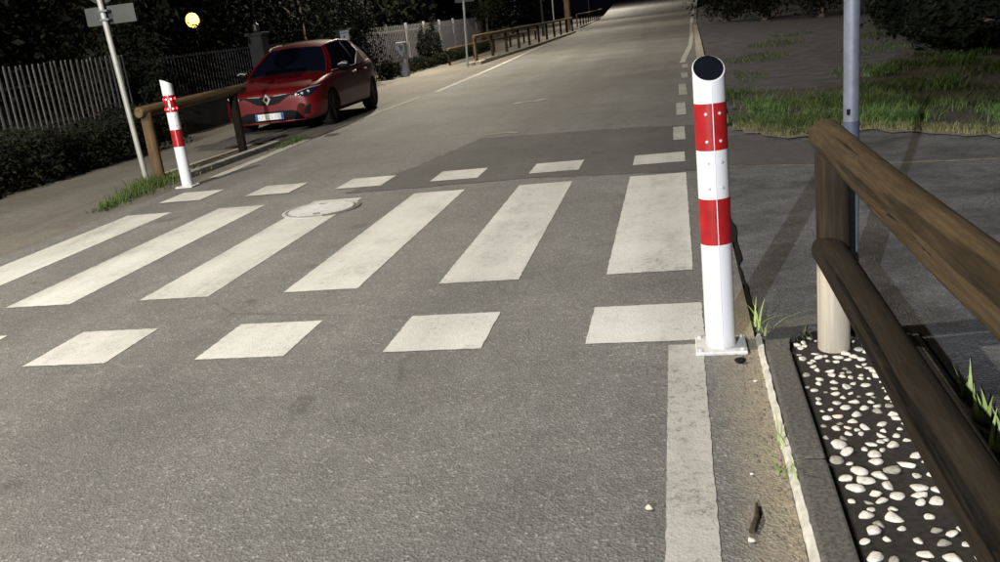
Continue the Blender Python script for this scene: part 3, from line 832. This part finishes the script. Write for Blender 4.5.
def in_poly(x, y, poly):
    ins = np.zeros(len(x), bool); n_ = len(poly); j = n_ - 1
    for i in range(n_):
        xi, yi = poly[i]; xj, yj = poly[j]
        c = ((yi > y) != (yj > y)) & (x < (xj - xi) * (y - yi) / (yj - yi + 1e-12) + xi)
        ins ^= c; j = i
    return ins
gp = [(.50, 10.9), (.66, 10.4), (1.15, 9.5), (1.85, 9.65), (2.75, 8.7), (5.5, 8.35), (8, 8.4), (8, 19), (4.6, 19), (3.0, 14.8), (2.0, 13.6), (.62, 14.4)]
r = np.random.default_rng(21); N = 120000
x = r.uniform(.45, 8, N); y = r.uniform(8.2, 19, N)
dens = .5 + .5 * np.sin(x * 2.3 + 1.3 * np.sin(y * 1.1)) * np.sin(y * 1.9 + x * .7)
dens = np.clip((dens - .38) * 1.9, .05, 1) * np.clip(1.2 - .10 * (y - 9.2), .15, 1)
k = in_poly(x, y, gp) & (r.uniform(size=N) < dens) & ((x < 5) | (r.uniform(size=N) < .4))
x, y = x[k], y[k]
tall = .04 + .08 * np.clip(.5 + .6 * np.sin(x * 1.7 + .5) * np.sin(y * 1.3 + 2), 0, 1) + .09 * np.exp(-((x - 2.9) ** 2 / 1.0 + (y - 9.6) ** 2 / 1.3))
L = tall * r.uniform(.6, 1.5, len(x))
g_ = link('grass', blade_mesh('grass', np.column_stack([x, y, np.zeros(len(x))]), L * 1.25, np.full(len(x), .010), 1.25, 5), M['grass'])
tag(g_, 'rough green grass on the verge beyond the side road', 'grass', kind='stuff')
rc = np.random.default_rng(55); bs = []; bl = []
for i in range(46):
    if i < 26: cx_, cy_, big = rc.uniform(1.9, 5.0), rc.uniform(8.8, 10.4), rc.uniform(.7, 1.25)
    elif i < 34: cx_, cy_, big = rc.uniform(.8, 2.0), rc.uniform(10.0, 12.5), rc.uniform(.4, .8)
    else: cx_, cy_, big = rc.uniform(3.0, 6.0), rc.uniform(11.0, 17.0), rc.uniform(.7, 1.3)
    if cx_ < 2.75: cy_ = max(cy_, 9.85)
    nb = 150
    bs.append(np.column_stack([cx_ + rc.normal(size=nb) * .11 * big, cy_ + rc.normal(size=nb) * .11 * big, np.zeros(nb)])); bl.append(rc.uniform(.09, .24, nb) * big)
bs = np.concatenate(bs); bl = np.concatenate(bl)
tg = link('tall_grass', blade_mesh('tall_grass', bs, bl, np.full(len(bl), .011), 1.1, 300), M['grass_bright'])
tag(tg, 'taller bright green grass clumps scattered over the right verge', 'grass', kind='stuff')
# dry short grass along the verge front
N = 9000; tt = r.uniform(0, 1, N)
fxp = np.interp(tt, [0, .2, .35, .55, .8, 1], [.66, 1.1, 1.85, 2.75, 4.2, 6.5]); fyp = np.interp(tt, [0, .2, .35, .55, .8, 1], [10.4, 9.5, 9.6, 8.6, 8.35, 8.25])
base = np.column_stack([fxp + r.normal(size=N) * .06, fyp + np.abs(r.normal(size=N)) * .16, np.zeros(N)])
g2 = link('dry_grass', blade_mesh('dry_grass', base, r.uniform(.03, .09, N), np.full(N, .008), 1.0, 6), M['grass_dry'])
tag(g2, 'short dry yellowish grass along the verge front edge', 'grass', kind='stuff')
# sparse scrub over gravel lot
N = 16000; x = r.uniform(1.0, 9, N); y = r.uniform(14, 30, N)
k = (np.sin(x * 1.5 + y * .4) * np.sin(y * .9 - x) > .35); x, y = x[k], y[k]
g3 = link('scrub', blade_mesh('scrub', np.column_stack([x, y, np.full(len(x), -.02)]), r.uniform(.05, .16, len(x)), np.full(len(x), .014), .9, 8), M['weed_dark'])
tag(g3, 'dark sparse scrub growing over the gravel lot', 'scrub', kind='stuff')

def tuft(label, loc, n_, L, w, mat, seed, lean=.8, group='weeds in the kerb joint', spread=.02):
    root = thing('weed_tuft', label, 'weed', loc, 0, group)
    rg = np.random.default_rng(seed)
    for i in range(n_):
        base = np.array([[rg.normal() * spread, rg.normal() * spread, 0]])
        link('leaf', blade_mesh('leaf', base, np.array([L * rg.uniform(.55, 1.2)]), np.array([w * rg.uniform(.7, 1.2)]), lean, seed * 50 + i, 4), M[mat], root)
    return root
tuft('green grassy weed growing at the right of the near bollard base', (.298, 3.88, .01), 12, .18, .013, 'weed', 3, 1.0)
tuft('small pale weed sprig low in the kerb joint, near one', (.272, 2.60, .01), 8, .09, .009, 'weed', 4, 1.2)
tuft('small thin weed sprig in the kerb joint above the near one', (.285, 2.80, .01), 5, .10, .009, 'weed', 5, .8)
tuft('leafy weed at the outer edge of the pebble bed, far one', (.945, 3.16, -.01), 6, .15, .022, 'weed', 6, .5, 'weeds beyond the pebble bed', .015)
tuft('leafy weed at the outer edge of the pebble bed, middle one', (.945, 2.97, -.01), 7, .15, .026, 'weed', 7, .5, 'weeds beyond the pebble bed', .02)
tuft('leafy weed at the outer edge of the pebble bed, cut by the frame', (.945, 2.76, -.01), 8, .15, .026, 'weed', 8, .6, 'weeds beyond the pebble bed', .02)
# dry straw at the fence post
tuft('wisp of dry straw beside the near fence post foot', (.475, 3.74, .02), 9, .07, .005, 'grass_dry', 9, 1.6, 'dry wisps')
# grass clump at left pole
rg = np.random.default_rng(31); N = 1500; tt = rg.uniform(0, 1, N) ** .8
base = np.column_stack([-5.98 + (-6.30 + 5.98) * tt + rg.normal(size=N) * (.05 + .09 * tt), 8.2 + 1.75 * tt + rg.normal(size=N) * .08, np.full(N, .0)])
gcl = thing('grass_clump', 'ragged green grass clump at the foot of the left sign pole', 'grass', (0, 0, 0))
link('blades', blade_mesh('blades', base, rg.uniform(.05, .16, N) * (.6 + .7 * tt), np.full(N, .012), .9, 33), M['weed_dark'], gcl)
base = np.column_stack([-6.2 + rg.normal(size=400) * .12, 10.1 + np.abs(rg.normal(size=400)) * .25, np.full(400, .04)])
ds = thing('dry_tuft', 'dry straw tuft between the left log post and kerb', 'grass', (0, 0, 0))
link('blades', blade_mesh('blades', base, rg.uniform(.03, .1, 400), np.full(400, .008), 1.0, 34), M['grass_dry'], ds)
base = np.column_stack([-5.85 + rg.normal(size=500) * .07, 12.9 + rg.normal(size=500) * .3, np.full(500, .0)])
ds = thing('grass_clump', 'small dark weeds at the kerb end before the car', 'grass', (0, 0, 0))
link('blades', blade_mesh('blades', base, rg.uniform(.03, .1, 500), np.full(500, .010), 1.0, 35), M['weed_dark'], ds)
gm_ = MB(); rq = random.Random(9)
ico = bmesh.new(); bmesh.ops.create_icosphere(ico, subdivisions=1, radius=1); iv = [v.co.copy() for v in ico.verts]; ifc = [tuple(v.index for v in f.verts) for f in ico.faces]; ico.free()
for i in range(420):
    x_ = .27 - abs(rq.gauss(0, .07)); y_ = rq.uniform(1.9, 3.85); q_ = rq.choice((.002, .003, .003, .004, .006))
    if x_ < .06: continue
    gm_.add([(x_ + v.x * q_ * rq.uniform(.8, 1.5), y_ + v.y * q_ * rq.uniform(.8, 1.5), .001 + v.z * q_ * .7) for v in iv], ifc)
tag(obj('grit', gm_, M['dry_soil']), 'fine sandy grit along the kerb joint', 'grit', kind='stuff')
# twig and small stones on the dirty strip
tw = tag(obj('twig', MB().tube([(.135, 2.29, .008), (.155, 2.36, .014), (.16, 2.44, .010)], [.010, .008, .004], 7), M['bark']), 'short dark twig lying on the sandy strip', 'twig')
for i, (x, y, s, c) in enumerate(((.13, 2.25, .010, 'pebble_white'), (-.155, 2.42, .012, 'pebble_pink'), (.16, 2.62, .006, 'pebble_white'), (.23, 3.35, .008, 'pebble_white'), (.19, 3.55, .02, 'tar'))):
    o = link('loose_stone', peb[i].copy(), None, None, (x, y, .004 + s * .4)); o.data.materials.clear(); o.data.materials.append(M[c]); o.scale = (s * 1.4, s, s * .7)
    tag(o, ['white pebble lying beside the twig', 'flat tan stone just left of the edge line', 'tiny white stone on the sandy strip', 'tiny pale stone near the mortar joint', 'dark clod on the strip below the near bollard'][i], 'stone', 'loose stones')

# ------------------------------------------------------------------ trees and shrubs
trees = [
    ('broad dark tree behind the picket fence at far left', (-12.2, 12.0, 0), 5.2, (2.4, 2.6, 2.4), 'leaf_dark', 1),
    ('dark bushy tree behind the left sign pole', (-11.4, 16.2, 0), 4.4, (1.8, 2.0, 2.0), 'leaf_mid', 2),
    ('dark tree just left of the yellow globe lamp', (-14.0, 20.2, 0), 5.0, (1.9, 2.0, 2.3), 'leaf_mid', 3),
    ('tall black tree behind the red car', (-12.0, 29.0, 0), 6.5, (2.4, 3.0, 3.0), 'leaf_dark', 4),
    ('dark tree over the white slat fence', (-12.6, 38.0, 0), 6.5, (2.4, 4.0, 2.8), 'leaf_dark', 5),
    ('dark tree beyond the long log railing', (-10.8, 52.0, 0), 6.5, (2.3, 4.2, 2.9), 'leaf_dark', 6),
    ('far dark tree where the left railing ends', (-13.0, 75.0, 0), 8.5, (3.3, 6.0, 4.0), 'leaf_dark', 7),
    ('farthest tree left of the vanishing road', (-17.0, 115.0, 0), 10, (4.0, 8.0, 5.0), 'leaf_dark', 8),
]
trees += [
    ('black tree mass beyond the yellow globe lamp', (-18.5, 31.0, 0), 8.5, (3.6, 3.6, 4.0), 'leaf_dark', 16),
    ('black tree at the upper left corner of the view', (-19.0, 20.0, 0), 8.5, (3.6, 3.6, 4.0), 'leaf_dark', 17),
    ('black tree between the gate pillars and the garden', (-15.0, 35.0, 0), 7.5, (3.0, 3.4, 3.6), 'leaf_dark', 18),
    ('black tree rising behind the white slat fence end', (-16.0, 50.0, 0), 9.0, (3.4, 5.0, 4.4), 'leaf_dark', 19),
]
for lab, loc, h, rad, mat, s in trees:
    tree(lab, loc, h, rad, mat, s, n=9000, size=.16 if loc[1] < 30 else .26, group='trees along the left side')
# dense tall shrub touching the car's rear
tree('dense dark shrub beside the rear of the red car', (-9.3, 25.8, 0), 2.6, (.8, 1.0, 1.4), 'leaf_dark', 12, n=6000, size=.10, trunk_r=.06, crown_z=1.3, name='shrub', group='shrubs')
tree('bushy shrub behind the left log rail post', (-9.9, 14.9, 0), 2.9, (.8, .9, 1.5), 'leaf_mid', 13, n=7000, size=.09, trunk_r=.06, crown_z=1.4, name='shrub', group='shrubs')
tree('loose shrub just below the yellow globe lamp', (-12.25, 22.6, 0), 2.5, (.55, .6, 1.0), 'leaf_mid', 20, n=2600, size=.11, trunk_r=.05, crown_z=1.25, name='shrub', group='shrubs')
tree('small shrub at the foot of the white pedestal', (-8.9, 27.7, 0), .6, (.28, .3, .28), 'leaf_mid', 14, n=1200, size=.08, trunk_r=.03, crown_z=.30, name='shrub', group='shrubs')
tree('young leafy tree behind the long log railing', (-9.0, 44.5, 0), 3.6, (.9, 1.0, 1.1), 'leaf_mid', 15, n=3000, size=.13, trunk_r=.07, crown_z=2.6, group='trees along the left side')
# tree added outside the view on the right so its crown shades the verge
rt_ = tree('unseen small roadside tree added right of the fence, its crown shading the verge', (2.5, 3.4, 0), 3.4, (1.0, 1.0, .55), 'leaf_mid', 23, n=3400, size=.16, trunk_r=.07, crown_z=2.45)
for c_ in rt_.children:
    if c_.name.startswith('crown'): c_.location = (-1.25, 1.1, 0)
# right side: thicket at the end of the gravel lot
for i, (x, y, h, rad, mat, lab) in enumerate((
    (2.6, 50.0, 3.4, (1.5, 1.6, 1.7), 'leaf_mid', 'green bush at the right road edge far ahead'),
    (4.2, 46.0, 3.6, (1.4, 1.4, 1.6), 'leaf_dark', 'dark bush behind the near bollard top, with pale trunk'),
    (6.2, 42.0, 4.2, (1.8, 1.6, 1.9), 'leaf_dark', 'dark bush left of the bare metal pole'),
    (8.2, 36.0, 4.2, (1.8, 1.6, 1.9), 'leaf_dark', 'dark bush seen right behind the bare metal pole'),
    (10.5, 31.0, 4.2, (2.0, 1.8, 1.9), 'leaf_dark', 'dark bush at the top right corner of the lot'),
    (6.2, 27.0, 2.6, (1.3, 1.3, 1.3), 'leaf_dark', 'low dark bush on the gravel just right of the pole'),
    (7.6, 23.5, 2.6, (1.4, 1.3, 1.3), 'leaf_dark', 'low dark bush nearest the upper right frame edge'),
    (9.6, 20.0, 3.4, (1.7, 1.5, 1.7), 'leaf_dark', 'tall dark bush cut by the upper right frame corner'),
    (5.4, 21.5, 1.5, (1.1, 1.0, .8), 'leaf_dark', 'knee-high dark bush below the upper right bushes'),
    (5.0, 17.6, .9, (.9, .7, .5), 'leaf_dark', 'low dark weed bush behind the right grass verge'))):
    tree(lab, (x, y, 0), h, rad, mat, 30 + i, n=6000, size=.17, trunk_r=.16, bark='bark_pale', crown_z=h * .50, name='shrub', group='thicket across the gravel lot')

# ------------------------------------------------------------------ globe lamp in the garden
gl = thing('globe_lamp', 'glowing yellow globe lamp among the dark leaves', 'lamp', (-13.15, 24.0, -.12))
obj('post', MB().tube([(0, 0, 0), (0, 0, 2.25)], .04, 12), M['lamp_grey'], gl, smooth=True)
obj('collar', MB().lathe([(.06, 2.22), (.09, 2.27), (.07, 2.30)], 16), M['lamp_grey'], gl)
obj('globe', MB().lathe([(.06, 2.31), (.115, 2.345), (.165, 2.42), (.18, 2.50), (.165, 2.58), (.115, 2.655), (.04, 2.69)], 24), M['globe'], gl, smooth=True)

# ------------------------------------------------------------------ street lamps (the light of the place)
def street_lamp(label, head, power, colr, tilt, beam, side):
    hx, hy, hz = head
    root = thing('street_lamp', label, 'street lamp', (hx + side * 1.5, hy, 0), 0, 'street lamps')
    obj('pole', MB().tube([(0, 0, -.05), (0, 0, hz * .5), (0, 0, hz)], [.09, .075, .055], 14), M['lamp_grey'], root, smooth=True)
    obj('arm', MB().tube([(0, 0, hz - .05), (-side * .6, 0, hz + .12), (-side * 1.25, 0, hz + .14)], .03, 10), M['lamp_grey'], root, smooth=True)
    hd_ = obj('lamp_head', MB().box((-side * 1.5, 0, hz + .13), (.62, .26, .10)), M['lamp_grey'], root, bevel=.03)
    obj('lens', MB().box((-side * 1.5, 0, hz + .068), (.44, .18, .02)), M['lamp_lens'], hd_)
    if beam >= 180: ld = bpy.data.lights.new('bulb', 'POINT')
    else:
        ld = bpy.data.lights.new('bulb', 'SPOT'); ld.spot_size = math.radians(beam); ld.spot_blend = .5
    ld.energy = power; ld.color = colr; ld.shadow_soft_size = .08
    lo = bpy.data.objects.new('bulb', ld); col.objects.link(lo); lo.parent = hd_; lo.location = (-side * 1.5, 0, hz - .08); lo.rotation_euler = (0, math.radians(side * tilt), 0)
    return root
street_lamp('grey street lamp on the left kerb behind the viewer', *LAMPS['behind'], -1)
street_lamp('grey street lamp on the left pavement level with the viewer', *LAMPS['near'], -1)
street_lamp('grey street lamp behind the hedge beyond the parked car', *LAMPS['car'], -1)
street_lamp('grey street lamp over the far end of the long railing', *LAMPS['far'], -1)
street_lamp('grey street lamp above the farther short railing', *LAMPS['farther'], -1)
street_lamp('grey street lamp farthest along the road', *LAMPS['last'], -1)

# ------------------------------------------------------------------ red hatchback
def build_car():
    root = thing('parked_car', 'dark red hatchback parked on the left, nose towards the crossing', 'car', (0, 0, 0))
    st = [  # y, half width, bottom, edge height, centre height
        (-2.03, .58, .24, .60, .64), (-2.00, .70, .21, .655, .70), (-1.92, .80, .19, .70, .755), (-1.75, .865, .18, .755, .81), (-1.45, .895, .18, .82, .885),
        (-1.15, .895, .18, .875, .94), (-.92, .90, .18, .915, .98), (-.55, .90, .18, .935, .99), (.0, .90, .18, .945, .99), (.6, .905, .18, .965, 1.0),
        (1.15, .91, .18, .985, 1.01), (1.6, .885, .19, 1.0, 1.03), (1.88, .82, .22, .985, 1.01), (1.99, .74, .28, .93, .95), (2.02, .62, .32, .86, .88)]
    mb = MB(); n = 0; vs = []; fs = []
    for (y, w, zb, ze, zc) in st:
        half = [(0, zb), (w * .55, zb), (w * .90, zb + .01), (w * .975, zb + .10), (w, zb + .26), (w * .985, (zb + ze) * .5 + .06), (w * .975, ze - .12), (w * .93, ze - .02), (w * .84, ze + .012), (w * .55, zc - .012), (w * .25, zc - .002), (0, zc)]
        ring = half + [(-a, b) for a, b in reversed(half[1:-1])]
        vs += [(a, y, b) for a, b in ring]; n = len(ring)
    for i in range(len(st) - 1):
        for k in range(n): fs.append((i * n + k, i * n + (k + 1) % n, (i + 1) * n + (k + 1) % n, (i + 1) * n + k))
    fs.append(tuple(range(n - 1, -1, -1))); fs.append(tuple((len(st) - 1) * n + k for k in range(n)))
    me = MB().add(vs, fs).mesh('car_shell')
    tmp = link('shell_tmp', me)
    ss = tmp.modifiers.new('s', 'SUBSURF'); ss.levels = 2; ss.render_levels = 2
    cut = []
    for wy in (-1.20, 1.38):
        for sx in (-1, 1):
            c = link('cut_tmp', MB().lathe([(.345, sx * .62), (.345, sx * 1.2)], 36, 'X', (0, wy, .315)).mesh('cut'))
            cut.append(c)
            bo = tmp.modifiers.new('b', 'BOOLEAN'); bo.object = c; bo.operation = 'DIFFERENCE'; bo.solver = 'EXACT'
    dg = bpy.context.evaluated_depsgraph_get(); dg.update()
    bme = bpy.data.meshes.new_from_object(tmp.evaluated_get(dg)); bme.name = 'body'
    for c in cut + [tmp]: bpy.data.objects.remove(c)
    bme.materials.clear(); bme.materials.append(M['car_red'])
    for p in bme.polygons: p.material_index = 0
    smooth_mesh(bme, .5)
    body = link('body', bme, None, root)
    bmv = bmesh.new(); bmv.from_mesh(bme); bvh = BVHTree.FromBMesh(bmv)

    def patch(name, poly, mat, parent, axis='Y', sign=-1, off=.006, sub=3, thick=.01):
        """lay a polygon given in (x,z) [axis Y] or (y,z) [axis X] onto the body"""
        b = bmesh.new()
        f = b.faces.new([b.verts.new((u, 0, v)) for u, v in poly]); bmesh.ops.triangulate(b, faces=b.faces[:])
        bmesh.ops.subdivide_edges(b, edges=b.edges[:], cuts=sub, use_grid_fill=True)
        bmesh.ops.triangulate(b, faces=b.faces[:])
        for v in b.verts:
            u, w_ = v.co.x, v.co.z
            if axis == 'Y': o_, d_ = Vector((u, sign * 4, w_)), Vector((0, -sign, 0))
            elif axis == 'X': o_, d_ = Vector((sign * 3, u, w_)), Vector((-sign, 0, 0))
            h, nrm, _, _ = bvh.ray_cast(o_, d_)
            if h is None: h = o_ + d_ * (4 - .7)
            v.co = h - d_ * off
        me = bpy.data.meshes.new(name); b.to_mesh(me); b.free(); me.polygons.foreach_set('use_smooth', [True] * len(me.polygons))
        return link(name, me, M[mat] if isinstance(mat, str) else mat, parent)
    def mirror(poly): return [(-a, b) for a, b in reversed(poly)]
    # front
    gr = patch('upper_grille', [(-.46, .662), (-.30, .585), (-.20, .525), (-.12, .505), (.12, .505), (.20, .525), (.30, .585), (.46, .662), (.22, .648), (0, .644), (-.22, .648)], 'car_black', root)
    bar_ = MB().tube([(-.52, -1.97, .672), (-.3, -2.012, .655), (-.12, -2.035, .648)], .008, 6); obj('chrome_bar', bar_, M['chrome'], gr)
    bar_ = MB().tube([(.52, -1.97, .672), (.3, -2.012, .655), (.12, -2.035, .648)], .008, 6); obj('chrome_bar', bar_, M['chrome'], gr)
    em = MB(); a, hgt, t_ = .075, .10, .016
    outer = [(0, hgt), (a, 0), (0, -hgt), (-a, 0)]; inner = [(0, hgt * .55), (a * .45, 0), (0, -hgt * .55), (-a * .45, 0)]
    vs = []
    for yq, sc in ((-2.045, 1.0), (-2.06, .92)):
        for (p, q) in outer: vs.append((p * sc, yq, .60 + q * sc))
        for (p, q) in inner: vs.append((p, yq, .60 + q))
    fs = []
    for k_ in range(4):
        k2 = (k_ + 1) % 4
        fs += [(8 + k_, 8 + k2, 12 + k2, 12 + k_), (k_, k2, 8 + k2, 8 + k_), (4 + k2, 4 + k_, 12 + k_, 12 + k2)]
    obj('emblem', em.add(vs, fs), M['chrome'], gr)
    lg = patch('lower_grille', [(-.60, .235), (-.50, .36), (-.40, .395), (.40, .395), (.50, .36), (.60, .235), (.3, .225), (-.3, .225)], 'car_black', root)
    obj('splitter', MB().tube([(-.60, -1.955, .215), (-.3, -2.02, .215), (.3, -2.02, .215), (.60, -1.955, .215)], .016, 8), M['car_red'], lg)
    pl = obj('licence_plate', MB().box((0, -2.045, .315), (.50, .012, .105)), M['plate_grey'], root)
    for sx in (-1, 1): obj('blue_band', MB().box((sx * .228, -2.0525, .315), (.04, .003, .10)), M['plate_blue'], pl)
    # licence characters as upright ink strokes, unreadable at this distance
    for i, xx in enumerate((-.17, -.12, -.05, .0, .05, .12, .17)):
        q = obj('character', MB().box((xx - .012, -2.0525, .315), (.008, .003, .062)).box((xx, -2.0524, .315 + (.024 if i % 2 else -.024)), (.022, .0028, .010)), M['plate_ink'], pl)
    for sx in (-1, 1):
        hl = [(.42, .640), (.56, .612), (.68, .585), (.74, .60), (.80, .665), (.845, .745), (.72, .728), (.54, .682)]
        hl = hl if sx > 0 else mirror(hl)
        h_ = patch('headlight', hl, 'lens', root, off=.008)
        for xx, zz in ((.52, .64), (.62, .645), (.71, .665)):
            hh = bvh.ray_cast(Vector((sx * xx, -4, zz)), Vector((0, 1, 0)))[0]
            if hh: obj('reflector', MB().lathe([(.026, -.010), (.022, -.014), (.004, -.012)], 12, 'Y', hh), M['chrome'], h_)
        ed = patch('light_strip', [(p, q) for p, q in ([(.54, .684), (.72, .731), (.832, .742), (.82, .728), (.72, .717), (.54, .674)] if sx > 0 else mirror([(.54, .684), (.72, .731), (.832, .742), (.82, .728), (.72, .717), (.54, .674)]))], 'chrome', h_, off=.012, sub=2)
        fg = [(.60, .30), (.66, .44), (.74, .46), (.70, .30)]
        patch('air_vent', fg if sx > 0 else mirror(fg), 'car_black', root)
    # side details on both sides
    for sx in (-1, 1):
        for seam in ([(-.62, .28), (-.605, .28), (-.60, .93), (-.615, .93)], [(.40, .28), (.41, .28), (.425, .95), (.412, .95)], [(1.00, .55), (1.012, .55), (1.10, .95), (1.085, .95)]):
            patch('door_seam', seam, 'car_black', body, 'X', sx, .002, 1)
        patch('sill_trim', [(-.80, .205), (.98, .205), (.98, .265), (-.80, .265)], 'car_black', body, 'X', sx, .006, 2)
        for yy_ in (.25, .95):
            hh = bvh.ray_cast(Vector((sx * 3, yy_, .83)), Vector((-sx, 0, 0)))[0]
            obj('door_handle', MB().box((hh.x + sx * .018, yy_, .83), (.03, .16, .03)), M['chrome'] if yy_ < .5 else M['car_red'], root, bevel=.008)
        tl = [(1.62, .78), (1.97, .82), (1.97, .95), (1.75, .93)]
        patch('tail_light', tl, 'bollard_red', root, 'X', sx, .006, 2)
    # bonnet shut line, wiper cowl
    def hood_line(pts2, nm='bonnet_seam', r_=.005):
        P_ = []
        for x_, y_ in pts2:
            h = bvh.ray_cast(Vector((x_, y_, 3)), Vector((0, 0, -1)))[0]
            if h: P_.append(h)
        if len(P_) > 1: obj(nm, MB().tube(P_, r_, 5), M['car_black'], body)
    for sx in (-1, 1):
        hood_line([(sx * a_, b_) for a_, b_ in ((.52, -1.93), (.68, -1.75), (.755, -1.45), (.78, -1.15), (.77, -.95))])
        hood_line([(sx * a_, b_) for a_, b_ in ((.34, -1.80), (.40, -1.4), (.47, -1.0))], 'bonnet_crease', .003)
    hood_line([(a_, -1.945 + .06 * a_ * a_) for a_ in np.linspace(-.52, .52, 9)])
    hood_line([(a_, -1.06 + .12 * a_ * a_) for a_ in np.linspace(-.70, .70, 11)], 'cowl', .022)
    # greenhouse
    Bp = [(-.97, .915), (-.80, .92), (-.52, .925), (.36, .935), (.44, .937), (1.06, .95), (1.84, .95)]
    Tp = [(-.30, 1.345), (-.22, 1.37), (-.10, 1.395), (.37, 1.425), (.44, 1.425), (1.02, 1.40), (1.48, 1.345)]
    bw = [.745, .795, .835, .86, .86, .86, .745]; tw_ = [.515, .54, .56, .585, .59, .575, .52]
    K = 5
    def side_pt(i, s_, sx):
        b = Vector((bw[i], Bp[i][0], Bp[i][1])); t2 = Vector((tw_[i], Tp[i][0], Tp[i][1])); p = b.lerp(t2, s_)
        p.x += .035 * math.sin(math.pi * s_); p.x *= sx; return p
    names = ['a_pillar', 'quarter_glass', 'front_window', 'b_pillar', 'rear_window', 'c_pillar']
    mats = ['car_red', 'car_glass', 'car_glass', 'car_black', 'car_glass', 'car_red']  # per segment
    for sx in (-1, 1):
        for i in range(6):
            m = MB(); vs = []
            s_hi = 1.0
            lo_a, lo_b = (0.0, .52) if names[i] == 'rear_window' else (0.0, 0.0)
            for k_ in range(K + 1):
                s_ = k_ / K * s_hi
                vs += [side_pt(i, lo_a + (1 - lo_a) * s_, sx), side_pt(i + 1, lo_b + (.97 - lo_b) * s_ if lo_b else s_, sx)]
            if names[i] == 'rear_window':
                q = MB(); q.add([side_pt(i, 0, sx), side_pt(i + 1, 0, sx), side_pt(i + 1, .26, sx), side_pt(i + 1, .52, sx)], [(0, 1, 2), (0, 2, 3)])
                obj('quarter_panel', q, M['car_red'], root, smooth=True)
            m.add(vs, [(2 * k_, 2 * k_ + 1, 2 * k_ + 3, 2 * k_ + 2) for k_ in range(K)])
            obj(names[i], m, M[mats[i]], root, smooth=True)
        # bright window line and roof gutter
        obj('window_trim', MB().tube([side_pt(i, .02, sx) + Vector((sx * .004, 0, 0)) for i in (1, 2, 3, 4)] + [side_pt(5, .52, sx) + Vector((sx * .005, 0, 0)), side_pt(5, .80, sx) + Vector((sx * .005, 0, 0))], .006, 6), M['chrome'], root, smooth=True)
        obj('roof_rail', MB().tube([side_pt(i, 1.0, sx) for i in range(7)], .016, 8), M['car_red'], root, smooth=True)
        obj('pillar_edge', MB().tube([side_pt(0, s_, sx) for s_ in (0, .25, .5, .75, 1)], .018, 8), M['car_red'], root, smooth=True)
    def cross(i0, bulge_y, bulge_z, s_, use):
        p = side_pt(i0, s_, 1); out = []
        for k_ in range(9):
            u = -1 + 2 * k_ / 8
            out.append(Vector((p.x * u, p.y + bulge_y * (1 - u * u), p.z + bulge_z * (1 - u * u))))
        return out
    def grid(name, rows_, mat):
        m = MB(); vs = [p for r_ in rows_ for p in r_]; w_ = len(rows_[0])
        m.add(vs, [(i * w_ + k_, i * w_ + k_ + 1, (i + 1) * w_ + k_ + 1, (i + 1) * w_ + k_) for i in range(len(rows_) - 1) for k_ in range(w_ - 1)])
        return obj(name, m, M[mat], root, smooth=True)
    grid('windscreen', [cross(0, -.16 * (1 - s_ * .5), .03 * s_ + .0, s_, 0) for s_ in (0, .2, .4, .6, .8, 1.0)], 'car_glass')
    roof_rows = [cross(0, -.08, .03, 1.0, 0)] + [cross(i, -.05 if i < 3 else .03, .045, 1.0, 0) for i in range(1, 6)] + [cross(6, .10, .045, 1.0, 0)]
    grid('roof', roof_rows, 'car_red')
    grid('rear_glass', [cross(6, .10 + .02 * s_, .03 * (1 - s_) + .0, 1 - s_, 0) for s_ in (0, .3, .6, 1.0)], 'car_glass')
    # mirrors
    for sx in (-1, 1):
        b = bmesh.new(); bmesh.ops.create_icosphere(b, subdivisions=3, radius=1)
        for v in b.verts:
            v.co = Vector((v.co.x * .105, v.co.y * .075 + (.02 * v.co.x * sx), v.co.z * .068))
            if v.co.y > .03: v.co.y = .03
            v.co += Vector((sx * .97, -.62, .985))
        me = bpy.data.meshes.new('mirror'); b.to_mesh(me); b.free(); smooth_mesh(me, .8)
        mi = link('mirror', me, M['car_black'], root)
        obj('stalk', MB().tube([(sx * .86, -.60, .95), (sx * .95, -.62, .965)], .02, 8), M['car_black'], mi)
        obj('cap_highlight', MB().tube([(sx * .89, -.69, 1.01), (sx * .97, -.70, 1.03), (sx * 1.05, -.67, 1.01)], .012, 8), M['chrome'], mi, smooth=True)
    # wheels
    wheel0 = None
    for wy in (-1.20, 1.38):
        for sx in (-1, 1):
            we = bpy.data.objects.new('wheel', None); col.objects.link(we); we.parent = root; we.location = (sx * .765, wy, .315)
            if sx < 0: we.rotation_euler = (0, 0, math.pi)
            obj('tyre', MB().lathe([(.215, -.09), (.285, -.098), (.312, -.075), (.315, 0), (.312, .075), (.285, .098), (.215, .09)], 36, 'X'), M['tyre'], we, smooth=True)
            rm_ = obj('rim', MB().lathe([(.21, -.07), (.212, .088), (.195, .085), (.19, .02), (.05, .015)], 36, 'X'), M['car_black'], we, smooth=True)
            for k_ in range(5):
                a = 2 * math.pi * k_ / 5
                s_ = MB()
                for da in (-.10, .10):
                    s_.tube([(.075, .03 * math.cos(a), .03 * math.sin(a)), (.08, .20 * math.cos(a + da), .20 * math.sin(a + da))], [.020, .014], 6)
                obj('spoke', s_, M['rim_dark'], we)
            obj('hub', MB().lathe([(.05, .05), (.05, .085), (.02, .09)], 16, 'X'), M['rim_dark'], we)
    bmv.free()
    return root
car = build_car()
car.location = (-6.88, 16.36, 0.0); car.rotation_euler = (0, 0, math.radians(2.5))
